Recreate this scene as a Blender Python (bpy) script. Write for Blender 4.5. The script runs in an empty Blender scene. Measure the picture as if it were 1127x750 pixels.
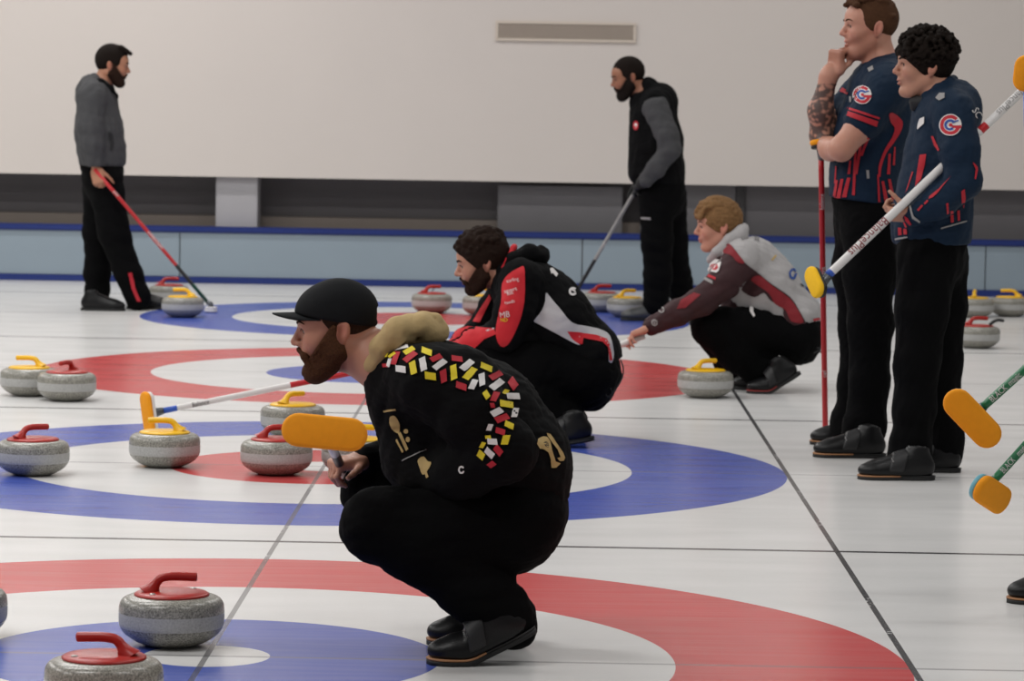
import bpy, bmesh, math, random
import numpy as np
from mathutils import Vector, Matrix
from mathutils.bvhtree import BVHTree
from mathutils.geometry import delaunay_2d_cdt

random.seed(7)
C = bpy.context.scene.collection
SC = bpy.context.scene
W, H = 1127, 750
# ------------------------------------------------------------------ camera
F_PX, CAM = 3626.43, np.array([0.86441, -8.4789, 1.44795])
PITCH, YAW, ROLL = 0.07196, -0.009813, 0.016549
def cam_axes():
    cy, sy, cp, sp = math.cos(YAW), math.sin(YAW), math.cos(PITCH), math.sin(PITCH)
    f = np.array([sy*cp, cy*cp, -sp]); r = np.array([cy, -sy, 0]); u = np.cross(r, f)
    c, s = math.cos(ROLL), math.sin(ROLL)
    return c*r + s*u, -s*r + c*u, f
AX, AU, AF = cam_axes()
def ray(px, py):
    return AX*(px-W/2)/F_PX - AU*(py-H/2)/F_PX + AF
def at(px, py, Y):                       # the point of the vertical plane at depth Y behind a pixel of the photo
    d = ray(px, py); return CAM + d*((Y-CAM[1])/d[1])
def gnd(px, py, z=0.0):
    d = ray(px, py); return CAM + d*((z-CAM[2])/d[2])
cd = bpy.data.cameras.new('camera'); cam = bpy.data.objects.new('camera', cd); C.objects.link(cam)
cd.sensor_width = 36; cd.lens = F_PX*36/W; cd.clip_end = 200
M = Matrix(((AX[0], AU[0], -AF[0], CAM[0]), (AX[1], AU[1], -AF[1], CAM[1]), (AX[2], AU[2], -AF[2], CAM[2]), (0, 0, 0, 1)))
cam.matrix_world = M
cd.dof.use_dof = True; cd.dof.focus_distance = 9.6; cd.dof.aperture_fstop = 9.0
SC.camera = cam
# ------------------------------------------------------------------ light and exposure
SC.view_settings.view_transform = 'Standard'; SC.view_settings.look = 'None'
SC.view_settings.exposure = 0.0; SC.view_settings.gamma = 1.0; SC.view_settings.use_curve_mapping = False
wd = bpy.data.worlds.new('hall'); SC.world = wd; wd.use_nodes = True
bg = wd.node_tree.nodes['Background']; bg.inputs[0].default_value = (1.0, 0.98, 0.965, 1); bg.inputs[1].default_value = 0.13
def lamp(x, y, z, sx, sy, watts, col=(1, .985, .965), rot=(0, 0, 0)):
    l = bpy.data.lights.new('ceiling_lamp', 'AREA'); l.shape = 'RECTANGLE'; l.size = sx; l.size_y = sy; l.energy = watts; l.color = col
    o = bpy.data.objects.new('ceiling_lamp', l); C.objects.link(o); o.location = (x, y, z); o.rotation_euler = rot
for yy in (-2.2, 2.2, 6.7, 11.2, 15.2):      # rows of tube lamps under the hall ceiling
    for xx, ww in ((-8, 160), (-2.5, 128), (3, 62), (8.5, 33)):
        lamp(xx, yy, 5.2, 2.6, .35, ww*(1.0 if yy < 15 else .8))

# ------------------------------------------------------------------ materials
def lin(c):
    if isinstance(c, str): c = [int(c[i:i+2], 16)/255 for i in (1, 3, 5)]
    return tuple((v/12.92 if v <= .04045 else ((v+.055)/1.055)**2.4) for v in c) + (1,)
def mat(name, col, rough=.6, noise=0, nscale=30, metal=0, bump=0, bscale=200, spec=.5, sss=0, coat=0, sheen=0):
    m = bpy.data.materials.new(name); m.use_nodes = True; t = m.node_tree; b = t.nodes['Principled BSDF']
    c = lin(col); b.inputs['Base Color'].default_value = c; b.inputs['Roughness'].default_value = rough
    b.inputs['Metallic'].default_value = metal; b.inputs['Specular IOR Level'].default_value = spec
    b.inputs['Coat Weight'].default_value = coat; b.inputs['Sheen Weight'].default_value = sheen
    if sss: b.inputs['Subsurface Weight'].default_value = sss; b.inputs['Subsurface Radius'].default_value = (.012, .004, .002)
    tc = t.nodes.new('ShaderNodeTexCoord')
    if noise:
        n = t.nodes.new('ShaderNodeTexNoise'); n.inputs['Scale'].default_value = nscale; n.inputs['Detail'].default_value = 4
        t.links.new(tc.outputs['Object'], n.inputs['Vector'])
        mx = t.nodes.new('ShaderNodeMix'); mx.data_type = 'RGBA'
        mx.inputs[6].default_value = tuple(max(0, v*(1-noise)) for v in c[:3]) + (1,)
        mx.inputs[7].default_value = tuple(min(1, v*(1+noise)) for v in c[:3]) + (1,)
        t.links.new(n.outputs['Fac'], mx.inputs[0]); t.links.new(mx.outputs[2], b.inputs['Base Color'])
    if bump:
        n2 = t.nodes.new('ShaderNodeTexNoise'); n2.inputs['Scale'].default_value = bscale; n2.inputs['Detail'].default_value = 3
        t.links.new(tc.outputs['Object'], n2.inputs['Vector'])
        bp = t.nodes.new('ShaderNodeBump'); bp.inputs['Strength'].default_value = bump; bp.inputs['Distance'].default_value = .01
        t.links.new(n2.outputs['Fac'], bp.inputs['Height']); t.links.new(bp.outputs['Normal'], b.inputs['Normal'])
    return m
MT = {}
def MM(name, *a, **k):
    if name not in MT: MT[name] = mat(name, *a, **k)
    return MT[name]
MM('red_plastic', '#a51a10', .35, .12, 40); MM('yellow_plastic', '#e8b400', .35, .06, 40); MM('bolt', '#b8b4b0', .35, metal=.6)
MM('black_plastic', '#101012', .45); MM('white_plastic', '#d9d6d4', .4, .04, 30); MM('orange_pad', '#f09a08', .85, .07, 60, bump=.15, bscale=500)
MM('yellow_pad', '#f2bd10', .8, .06, 60); MM('sky_plastic', '#6fb3c4', .5); MM('blue_plastic', '#2450b0', .4); MM('red_paint', '#b3121c', .35, .1, 30)
MM('white_paint', '#d6d3d1', .35, .05, 20); MM('green_paint', '#116b40', .35, .1, 20); MM('grey_metal', '#5b5e62', .35, metal=.6); MM('silver_paint', '#8f8d8b', .35, .3, 25)
MM('dark_carbon', '#17171a', .4); MM('dark_green', '#0d4630', .4)
MM('white_print', '#d8d4d2', .7); MM('red_print', '#b01426', .7); MM('yellow_print', '#d9c41c', .7); MM('gold_print', '#b59a62', .7, .15, 60); MM('blue_print', '#1f468f', .7); MM('dark_print', '#1a1a1c', .7); MM('grey_print', '#8e8b8a', .7)
MM('eye_white', '#857a73', .3); MM('iris', '#2a1a12', .2)

# ------------------------------------------------------------------ object helpers
def link(o, parent=None):
    C.objects.link(o)
    if parent is not None:
        o.parent = parent; o.matrix_parent_inverse = Matrix.Translation(-Vector(wloc(parent)))
    return o
def wloc(o):
    v = Vector(o.location)
    return v + wloc(o.parent) + o.matrix_parent_inverse.translation if o.parent else v
def thing(name, label, cat, loc, group=None, rotz=0):
    o = bpy.data.objects.new(name, None); o.empty_display_size = .1; C.objects.link(o); o.location = loc; o.rotation_euler = (0, 0, rotz)
    o['label'] = label; o['category'] = cat
    if group: o['group'] = group
    return o
def mesh_np(name, v, quads, mats, parent=None, fm=None, smooth=True, label=None):
    me = bpy.data.meshes.new(name); v = np.asarray(v, np.float32); q = np.asarray(quads, np.int32); n = q.shape[1]
    me.vertices.add(len(v)); me.vertices.foreach_set('co', v.ravel())
    me.loops.add(q.size); me.loops.foreach_set('vertex_index', q.ravel())
    me.polygons.add(len(q)); me.polygons.foreach_set('loop_start', np.arange(0, q.size, n, dtype=np.int32)); me.polygons.foreach_set('loop_total', np.full(len(q), n, np.int32))
    for m in (mats if isinstance(mats, (list, tuple)) else [mats]): me.materials.append(m)
    if fm is not None: me.polygons.foreach_set('material_index', np.asarray(fm, np.int32))
    me.polygons.foreach_set('use_smooth', np.full(len(q), smooth)); me.update(calc_edges=True); me.validate()
    o = bpy.data.objects.new(name, me)
    if label: o['label'] = label
    return link(o, parent)
def mesh_bm(name, bm, mats, parent=None, smooth=True, label=None):
    bmesh.ops.recalc_face_normals(bm, faces=bm.faces[:])
    me = bpy.data.meshes.new(name); bm.to_mesh(me); bm.free()
    for m in (mats if isinstance(mats, (list, tuple)) else [mats]): me.materials.append(m)
    for p in me.polygons: p.use_smooth = smooth
    o = bpy.data.objects.new(name, me)
    if label: o['label'] = label
    return link(o, parent)
def struct(o): o['kind'] = 'structure'; return o
def add_box(bm, lo, hi, bevel=0, mi=0):
    r = bmesh.ops.create_cube(bm, size=1); vs = r['verts']
    for v in vs: v.co = Vector([lo[i] + (v.co[i]+.5)*(hi[i]-lo[i]) for i in range(3)])
    fs = list({f for v in vs for f in v.link_faces})
    if bevel:
        e = list({e for v in vs for e in v.link_edges}); r = bmesh.ops.bevel(bm, geom=e, offset=bevel, segments=2, affect='EDGES'); fs = r['faces']
        fs = [f for f in bm.faces if all(lo[i]-1e-4 <= v.co[i] <= hi[i]+1e-4 for v in f.verts for i in range(3))]
    for f in fs: f.material_index = mi
def box_obj(name, lo, hi, m, parent=None, bevel=0):
    bm = bmesh.new(); add_box(bm, lo, hi, bevel); return mesh_bm(name, bm, m, parent, smooth=False)
def lathe(prof, n=48):
    v, q = [], []
    for r, z in prof:
        for i in range(n):
            a = 2*math.pi*i/n; v.append((r*math.cos(a), r*math.sin(a), z))
    for j in range(len(prof)-1):
        for i in range(n):
            q.append((j*n+i, j*n+(i+1) % n, (j+1)*n+(i+1) % n, (j+1)*n+i))
    return v, q
def frame_of(d):
    d = np.asarray(d, float); d = d/np.linalg.norm(d); a = np.array([0, 0, 1.]) if abs(d[2]) < .9 else np.array([1., 0, 0])
    u = np.cross(a, d); u /= np.linalg.norm(u); return d, u, np.cross(d, u)
def tube(pts, rad, n=16, cap=True):
    """swept tube through points with a radius per point -> (verts, quads)"""
    pts = [np.asarray(p, float) for p in pts]; rad = rad if hasattr(rad, '__len__') else [rad]*len(pts)
    if cap:
        t0 = pts[0]-pts[1]; t0 /= np.linalg.norm(t0); t1 = pts[-1]-pts[-2]; t1 /= np.linalg.norm(t1)
        pts = [pts[0]+t0*1e-4] + pts + [pts[-1]+t1*1e-4]; rad = [1e-5] + list(rad) + [1e-5]
    v, q = [], []; u = None
    for i, p in enumerate(pts):
        a = pts[max(0, i-1)]; b = pts[min(len(pts)-1, i+1)]; d = b-a; d /= np.linalg.norm(d)
        if u is None: _, u, w = frame_of(d)
        else: u = u - d*np.dot(u, d); u /= np.linalg.norm(u); w = np.cross(d, u)
        for k in range(n):
            an = 2*math.pi*k/n; v.append(p + rad[i]*(math.cos(an)*u + math.sin(an)*w))
    for j in range(len(pts)-1):
        for k in range(n): q.append((j*n+k, j*n+(k+1) % n, (j+1)*n+(k+1) % n, (j+1)*n+k))
    return np.array(v), np.array(q)
def spline(P, n=8):
    P = [np.asarray(p, float) for p in P]; out = []
    for i in range(len(P)-1):
        a, b, c, d = P[max(0, i-1)], P[i], P[i+1], P[min(len(P)-1, i+2)]
        for k in range(n):
            t = k/n; out.append(.5*((2*b)+(c-a)*t+(2*a-5*b+4*c-d)*t*t+(3*b-a-3*c+d)*t**3))
    return out + [P[-1]]
_txt = {}
def finer(v, t, n=1):
    for _ in range(n):
        p = v[t]; m = (p + np.roll(p, -1, 1))/2; k = len(t); v = np.concatenate([p.reshape(-1, v.shape[1]), m.reshape(-1, v.shape[1])])
        i = np.arange(k)*3; o = 3*k; a, b, c, ab, bc, ca = i, i+1, i+2, o+i, o+i+1, o+i+2
        t = np.concatenate([np.stack(q, 1) for q in ((a, ab, ca), (ab, b, bc), (ca, bc, c), (ab, bc, ca))])
    return v, t
def text_mesh(s):
    """letters as flat triangles, unit height about 1, starting at x = 0"""
    if s not in _txt:
        cu = bpy.data.curves.new('t', 'FONT'); cu.body = s; cu.size = 1; cu.resolution_u = 2
        o = bpy.data.objects.new('t', cu); C.objects.link(o); bpy.context.view_layer.update()
        me = bpy.data.meshes.new_from_object(o); me.calc_loop_triangles()
        v = np.array([x.co[:] for x in me.vertices])[:, :2]; t = np.array([l.vertices[:] for l in me.loop_triangles])
        bpy.data.objects.remove(o); bpy.data.curves.remove(cu); bpy.data.meshes.remove(me)
        _txt[s] = (v, t)
    return _txt[s]

# ------------------------------------------------------------------ ice sheet and the back of the hall
SHEET, R12, R8, R4, RB = 4.492, 1.829, 1.219, .61, .165
def ice_material():
    m = bpy.data.materials.new('painted_ice'); m.use_nodes = True; t = m.node_tree; N = t.nodes; b = N['Principled BSDF']
    def mth(op, a, b_=None, c=None):
        n = N.new('ShaderNodeMath'); n.operation = op
        for i, v in enumerate((a, b_, c)):
            if v is None: continue
            if isinstance(v, (int, float)): n.inputs[i].default_value = v
            else: t.links.new(v, n.inputs[i])
        return n.outputs[0]
    def mix(f, a, b_):
        n = N.new('ShaderNodeMix'); n.data_type = 'RGBA'
        for i, v in ((0, f), (6, a), (7, b_)):
            if isinstance(v, (int, float)): n.inputs[i].default_value = v
            elif isinstance(v, tuple): n.inputs[i].default_value = v
            else: t.links.new(v, n.inputs[i])
        return n.outputs[2]
    def noise(sc, det=3, scale=(1, 1, 1)):
        mp = N.new('ShaderNodeMapping'); mp.inputs['Scale'].default_value = scale; t.links.new(tc.outputs['Object'], mp.inputs[0])
        n = N.new('ShaderNodeTexNoise'); n.inputs['Scale'].default_value = sc; n.inputs['Detail'].default_value = det; t.links.new(mp.outputs[0], n.inputs['Vector']); return n.outputs['Fac']
    tc = N.new('ShaderNodeTexCoord'); sp = N.new('ShaderNodeSeparateXYZ'); t.links.new(tc.outputs['Object'], sp.inputs[0]); x, y = sp.outputs[0], sp.outputs[1]
    k = mth('ROUND', mth('DIVIDE', y, SHEET)); dy = mth('SUBTRACT', y, mth('MULTIPLY', k, SHEET))
    r = mth('SQRT', mth('ADD', mth('MULTIPLY', x, x), mth('MULTIPLY', dy, dy)))
    par = mth('ABSOLUTE', mth('MODULO', k, 2)); ok = mth('LESS_THAN', k, 3.5)
    def ring(a, b_): return mth('MULTIPLY', mth('MULTIPLY', mth('LESS_THAN', r, a), mth('GREATER_THAN', r, b_)), ok)
    ice = mix(noise(3, 4, (.35, 1.6, 1)), lin('#d3d2d1'), lin('#e4e3e2')); ice = mix(mth('MULTIPLY', noise(140, 3, (.35, 1, 1)), .16), ice, lin('#a9a8a6'))
    red = lin('#c22e2e'); blue = lin('#2244a8')
    wear = mth('MULTIPLY', noise(26, 4, (.08, 1, 1)), .15)
    cout = mix(par, red, blue); cin = mix(par, blue, red)
    cout = mix(wear, cout, lin('#d9d7d8')); cin = mix(wear, cin, lin('#d9d7d8'))
    col = mix(ring(R12, R8), ice, cout); col = mix(ring(R4, RB), col, cin)
    speck = mth('GREATER_THAN', noise(60, 2), .40); worn = mth('GREATER_THAN', noise(2.2, 2), .40)
    def line(d, half, s, colr, col, worn_=True):
        f = mth('LESS_THAN', mth('ABSOLUTE', d), half); f = mth('MULTIPLY', f, s)
        if worn_: f = mth('MULTIPLY', f, mth('MAXIMUM', speck, worn))
        return mix(f, col, colr)
    col = line(dy, .011, .55, lin('#6b6a6c'), col, False)
    col = line(x, .008, .72, lin('#4a494c'), col)
    col = line(mth('SUBTRACT', x, R12+.006), .009, .92, lin('#2c2c2f'), col)
    col = line(mth('SUBTRACT', mth('ABSOLUTE', dy), SHEET/2), .019, .92, lin('#26262a'), col, False)
    t.links.new(col, b.inputs['Base Color'])
    b.inputs['IOR'].default_value = 1.31; b.inputs['Specular IOR Level'].default_value = .5
    rg = N.new('ShaderNodeMapRange'); rg.inputs[3].default_value = .17; rg.inputs[4].default_value = .30; t.links.new(noise(5, 3, (.4, 1, 1)), rg.inputs[0]); t.links.new(rg.outputs[0], b.inputs['Roughness'])
    bp = N.new('ShaderNodeBump'); bp.inputs['Strength'].default_value = .07; bp.inputs['Distance'].default_value = .004; t.links.new(noise(120, 2), bp.inputs['Height']); t.links.new(bp.outputs[0], b.inputs['Normal'])
    return m
YW = 17.27
bm = bmesh.new(); add_box(bm, (-9, -9.5, -.05), (11, YW+.9, 0)); struct(mesh_bm('floor', bm, ice_material(), smooth=False))
MM('wall_paint', '#cfc7c1', .85, .025, 1.1, bump=.05, bscale=60); MM('board', '#8b99a4', .5, .05, 3); MM('board_rail', '#122a70', .4, .08, 8); MM('recess_grey', '#757274', .7, .08, 2); MM('recess_dark', '#4a4849', .7, .1, 3)
MM('recess_panel', '#7c7a7c', .6, .1, 2); MM('pillar_grey', '#a5a3a6', .7, .04, 3); MM('ledge', '#7f756d', .7, .1, 3)
struct(box_obj('wall_back', (-9, YW+.03, .835), (11, YW+.25, 6), MT['wall_paint']))
struct(box_obj('wall_recess', (-9, YW+.62, -.02), (11, YW+.7, .95), MT['recess_grey']))
struct(box_obj('trim_1', (-9, YW+.40, 0), (11, YW+.62, .515), MT['ledge']))
xs = [-8.3, -5.15, -2.0, 1.15, 4.3, 7.45, 10.6]
for a, b_ in zip(xs, xs[1:]):                       # low barrier boards behind the last sheet
    struct(box_obj('trim_board', (a+.004, YW, .05), (b_-.004, YW+.06, .40), MT['board'], bevel=.003))
struct(box_obj('trim_base', (-9, YW-.02, 0), (11, YW+.07, .05), MT['board_rail'], bevel=.004))
struct(box_obj('trim_rail', (-9, YW-.025, .395), (11, YW+.085, .445), MT['board_rail'], bevel=.012))
def pxX(px, Y=YW): return at(px, 230, Y)[0]
struct(box_obj('trim_pillar', (pxX(236), YW+.1, 0), (pxX(282), YW+.4, .9), MT['pillar_grey'], bevel=.006))
struct(box_obj('trim_panel', (pxX(547), YW+.30, .40), (pxX(686), YW+.36, .80), MT['recess_panel'], bevel=.006))
struct(box_obj('trim_panel', (pxX(706), YW+.30, .40), (pxX(812), YW+.36, .835), MT['recess_panel'], bevel=.006))
struct(box_obj('trim_post', (pxX(812), YW+.28, .40), (pxX(822), YW+.38, .835), MT['recess_dark'], bevel=.004))
struct(box_obj('trim_panel', (pxX(822), YW+.32, .40), (pxX(1200), YW+.37, .835), MT['recess_grey'], bevel=.006))
MM('vent_frame', '#cbbfb2', .6); MM('vent_slat', '#a3968a', .6, .05, 10); MM('vent_dark', '#7f7468', .7)
a, b_ = at(545.5, 24, YW), at(700, 46, YW); x0, x1 = a[0], b_[0]; zc = (at(623, 35, YW)[2]); z0, z1 = zc-.078, zc+.078
vent = thing('air_vent', 'long beige slatted air vent set high in the white wall', 'vent', ((x0+x1)/2, YW+.03, z0))
bm = bmesh.new()
for lo, hi in (((x0, z0), (x1, z0+.022)), ((x0, z1-.022), (x1, z1)), ((x0, z0+.022), (x0+.022, z1-.022)), ((x1-.022, z0+.022), (x1, z1-.022))): add_box(bm, (lo[0], YW+.012, lo[1]), (hi[0], YW+.034, hi[1]), .003)
mesh_bm('frame', bm, MT['vent_frame'], vent, False)
bm = bmesh.new()
for i in range(9):
    z = z0+.024+i*(z1-z0-.048)/9; add_box(bm, (x0+.02, YW+.018, z), (x1-.02, YW+.031, z+.0095))
mesh_bm('slat_panel', bm, MT['vent_slat'], vent, False)
box_obj('backing', (x0+.01, YW+.027, z0+.01), (x1-.01, YW+.03+.004, z1-.01), MT['vent_dark'], vent)

# ------------------------------------------------------------------ curling stones
def granite():
    m = mat('granite', '#8a8880', .28, 0, spec=.5); t = m.node_tree; b = t.nodes['Principled BSDF']
    tc = t.nodes.new('ShaderNodeTexCoord'); sp = t.nodes.new('ShaderNodeSeparateXYZ'); t.links.new(tc.outputs['Object'], sp.inputs[0])
    n = t.nodes.new('ShaderNodeTexNoise'); n.inputs['Scale'].default_value = 190; n.inputs['Detail'].default_value = 5; n.inputs['Roughness'].default_value = .7; t.links.new(tc.outputs['Object'], n.inputs[0])
    cr = t.nodes.new('ShaderNodeValToRGB'); cr.color_ramp.elements[0].position = .36; cr.color_ramp.elements[1].position = .66
    cr.color_ramp.elements[0].color = lin('#5c5b54'); cr.color_ramp.elements[1].color = lin('#adaaa0'); t.links.new(n.outputs[0], cr.inputs[0])
    cr2 = t.nodes.new('ShaderNodeValToRGB'); cr2.color_ramp.elements[0].position = .3; cr2.color_ramp.elements[1].position = .7
    cr2.color_ramp.elements[0].color = lin('#92928f'); cr2.color_ramp.elements[1].color = lin('#bbbab8'); t.links.new(n.outputs[0], cr2.inputs[0])
    w = t.nodes.new('ShaderNodeMath'); w.operation = 'COMPARE'; w.inputs[1].default_value = .070; w.inputs[2].default_value = .019; t.links.new(sp.outputs[2], w.inputs[0])
    mx = t.nodes.new('ShaderNodeMix'); mx.data_type = 'RGBA'; t.links.new(w.outputs[0], mx.inputs[0]); t.links.new(cr.outputs[0], mx.inputs[6]); t.links.new(cr2.outputs[0], mx.inputs[7]); t.links.new(mx.outputs[2], b.inputs['Base Color'])
    rr = t.nodes.new('ShaderNodeMath'); rr.operation = 'MULTIPLY_ADD'; rr.inputs[1].default_value = .3; rr.inputs[2].default_value = .26; t.links.new(w.outputs[0], rr.inputs[0]); t.links.new(rr.outputs[0], b.inputs['Roughness'])
    return m
GRAN = granite()
side = spline([(.063, 0, 0), (.074, 0, .003), (.098, 0, .013), (.124, 0, .031), (.1365, 0, .050), (.1395, 0, .066), (.1395, 0, .096), (.1365, 0, .113), (.128, 0, .1245), (.114, 0, .131), (.096, 0, .1335)], 4)
prof = [(1e-4, .004), (.056, .004), (.061, 0)] + [(p[0], p[2]) for p in side] + [(.05, .134), (1e-4, .134)]
SV, SQ = lathe(prof, 56)
def handle_mesh():
    pv, pq = lathe([(1e-4, .130), (.094, .130), (.0995, .1335), (.0995, .137), (.093, .141), (.06, .1435), (1e-4, .145)], 48)
    pts = spline([(-.060, 0, .136), (-.052, 0, .148), (-.042, 0, .164), (-.028, 0, .178), (-.002, 0, .1825), (.030, 0, .182), (.055, 0, .181), (.067, 0, .1805)], 5)
    rad = []
    for i, p in enumerate(pts):
        h = p[2]; rad.append(.0125 + .020*max(0, (.166-h)/.030)**1.4 if i < 14 else .0118)
    rad[-1] = .0075; rad[-2] = .0105
    tv, tq = tube(pts, rad, 16)
    tv = np.array(tv); lowm = tv[:, 2] < .166
    tv[lowm, 1] *= 1-.25*np.clip((.166-tv[lowm, 2])/.03, 0, 1)
    return np.vstack([pv, tv]), np.vstack([pq, np.array(tq)+len(pv)])
HV, HQ = handle_mesh()
BV, BQ = lathe([(1e-4, 0), (.0085, 0), (.0085, .004), (.006, .006), (1e-4, .006)], 14)
_stone = {}
def stone(px, py, ang, colour, label, Ygiven=None):
    g = gnd(px, py) if Ygiven is None else np.array([at(px, py, Ygiven)[0], Ygiven, 0]); d = g[:2]-CAM[:2]; d /= np.linalg.norm(d)
    g[:2] += d*.075                                   # py is the lowest visible rim, the centre lies behind it
    t = thing('curling_stone', label, 'curling stone', (g[0], g[1], 0), 'curling stones on the ice', math.radians(ang))
    if colour not in _stone:
        def me(n, v, q, m):
            o = mesh_np(n, v, q, m); d = o.data; bpy.data.objects.remove(o); return d
        if 'body' not in _stone: _stone['body'] = me('granite_body', SV, SQ, GRAN)
        if 'bolt' not in _stone: _stone['bolt'] = me('bolt', BV, BQ, MT['bolt'])
        _stone[colour] = me('handle', HV, HQ, MT[colour+'_plastic'])
    for n, d, loc in (('granite_body', 'body', 0), ('handle', colour, 0), ('bolt', 'bolt', (-.052, -.054, .1395)), ('bolt', 'bolt', (.058, .048, .1395))):
        if n == 'bolt' and g[1] > 3: continue
        o = bpy.data.objects.new(n, _stone[d]); C.objects.link(o); o.parent = t
        if loc: o.location = loc
    return t
STONES = [
 (-50, 707, 20, 'red', 'granite curling stone cut off by the left edge of the photo near the front'),
 (188.5, 715, 8, 'red', 'large red-handled curling stone in front of the white button, blue ring around it'),
 (114, 793, 172, 'red', 'red-handled curling stone cut off by the bottom of the photo'),
 (36, 525, 40, 'red', 'red-handled curling stone touching the left edge, on the middle blue ring'),
 (181, 516, 176, 'yellow', 'yellow-handled curling stone just in front of the upright orange broom head'),
 (304, 524.5, 12, 'red', 'red-handled curling stone on the small red circle, partly behind the orange broom pad'),
 (322, 482, 52, 'yellow', 'yellow-handled curling stone standing behind the red-handled stone on the small red circle'),
 (393, 524, 5, 'yellow', 'yellow-handled curling stone half hidden by the crouching man in the cap and his hand'),
 (32, 437, 168, 'yellow', 'yellow-handled curling stone behind a red-handled one at the left end of the far red ring'),
 (73.5, 442.5, 250, 'red', 'red-handled curling stone overlapping a yellow-handled one at the left end of the far red ring'),
 (776, 439, 38, 'yellow', 'yellow-handled curling stone on the back line by the crouching player in burgundy'),
 (475, 345.5, 30, 'red', 'red-handled curling stone on the farthest sheet just behind the beige hood'),
 (531, 348, 200, 'yellow', 'yellow-handled curling stone mostly hidden behind the bearded face of the player in red'),
 (1075, 384, 12, 'red', 'red-handled curling stone with a dark strap at its rim, right of the curly-haired player'),
 (1072, 350, 80, 'yellow', 'yellow-handled curling stone with its handle end-on, right of the curly-haired player by the barrier'),
 (1111, 349, 168, 'yellow', 'yellow-handled curling stone with handle pointing left, in the far right row by the barrier'),
 (1159, 350, 30, 'yellow', 'curling stone cut off by the right edge of the photo, by the barrier'),
 (201, 350, 172, 'yellow', 'yellow-handled curling stone beside the white broom head of the man in grey'),
 (186, 336, 10, 'red', 'red-handled curling stone behind the shoe of the man in the grey hoodie'),
 (662, 344, 15, 'red', 'red-handled curling stone by the barrier, left of the man in the black vest'),
 (690, 350, 35, 'yellow', 'yellow-handled curling stone at the feet of the man in the black vest'),
]
for s in STONES: stone(*s)

# ------------------------------------------------------------------ brooms
def stadium(L, Wd, inset=0, n=10):
    r = Wd/2-inset; h = L/2-Wd/2; o = []
    for s, a0 in ((1, -math.pi/2), (-1, math.pi/2)):
        for i in range(n+1):
            a = a0+math.pi*i/n; o.append((s*h+r*math.cos(a), r*math.sin(a)))
    return o
def slab(L, Wd, z0, z1, bev):
    """pad with a stadium outline and rounded rims: local x long, y wide, z thick"""
    rows = [stadium(L, Wd, bev), stadium(L, Wd, bev*.3), stadium(L, Wd, 0), stadium(L, Wd, 0), stadium(L, Wd, bev*.3), stadium(L, Wd, bev)]
    zs = [z0, z0+bev*.3, z0+bev, z1-bev, z1-bev*.3, z1]
    bm = bmesh.new(); R = [[bm.verts.new((x, y, z)) for x, y in row] for row, z in zip(rows, zs)]; n = len(R[0])
    for a, b_ in zip(R, R[1:]):
        for i in range(n): bm.faces.new((a[i], a[(i+1) % n], b_[(i+1) % n], b_[i]))
    bm.faces.new(R[0][::-1]); bm.faces.new(R[-1]); return bm
def broom(label, head, long_ax, face, tip, segs, pad='orange_pad', housing='black_plastic', L=.205, Wd=.072, letters=(), rad=.0125, group='brooms', ferrule='grey_metal'):
    """head: pad centre; long_ax, face: pad axes; tip: far end of the shaft; segs: [(to fraction, material)]"""
    head = np.asarray(head, float); tip = np.asarray(tip, float); f = np.asarray(face, float); f /= np.linalg.norm(f)
    u = np.asarray(long_ax, float); u = u-f*np.dot(u, f); u /= np.linalg.norm(u); w = np.cross(f, u)
    t = thing('curling_broom', label, 'broom', tuple(head), group)
    Mx = Matrix(((u[0], w[0], f[0], head[0]), (u[1], w[1], f[1], head[1]), (u[2], w[2], f[2], head[2]), (0, 0, 0, 1)))
    def put(n, bm, m): bm.transform(Mx); bm.transform(Matrix.Translation(-Vector(head))); o = mesh_bm(n, bm, m); o.parent = t; return o
    put('pad', slab(L, Wd, 0, .024, .009), MT[pad]); put('housing', slab(L*.97, Wd*.93, -.014, .001, .004), MT[housing])
    base = -f*.016; dirv = tip-head-base; ln = np.linalg.norm(dirv); dirv /= ln
    v, q = tube([base+f*.006, base-f*.012+dirv*.004, base+dirv*.045], [.02, .019, rad*1.12], 18); mesh_np('ferrule', v, q, MT[ferrule]).parent = t
    mats = []; fm = []; pts = [base+dirv*.04]; last = .04/ln; info = []
    for fr, m in segs:
        if MT[m] not in mats: mats.append(MT[m])
        k = max(1, int((fr-last)*6)); 
        for i in range(k): pts.append(base+dirv*ln*(last+(fr-last)*(i+1)/k)); info.append(mats.index(MT[m]))
        last = fr
    n = 18; v, q = tube(pts, rad, n); fm = [info[0]]*n + [i for i in info for _ in range(n)] + [info[-1]]*n
    sh = mesh_np('shaft', v, q, mats, fm=fm); sh.parent = t
    view = CAM-(head+base+dirv*ln*.4); view = view-dirv*np.dot(view, dirv); view /= np.linalg.norm(view); side = np.cross(view, dirv)
    for s, fr, size, m, flip in letters:                     # writing wrapped round the shaft
        vv, tt = finer(*text_mesh(s), 2); sg = -1 if flip else 1
        x = vv[:, 0]*size*sg*.82 ; a = (vv[:, 1]-.35)*size*sg/rad
        p = base + dirv*ln*fr + x[:, None]*dirv + (rad+.0014)*(np.cos(a)[:, None]*view + np.sin(a)[:, None]*side)
        o = mesh_np('lettering', p, tt, MT[m], smooth=False); o.parent = t
    return t

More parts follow.
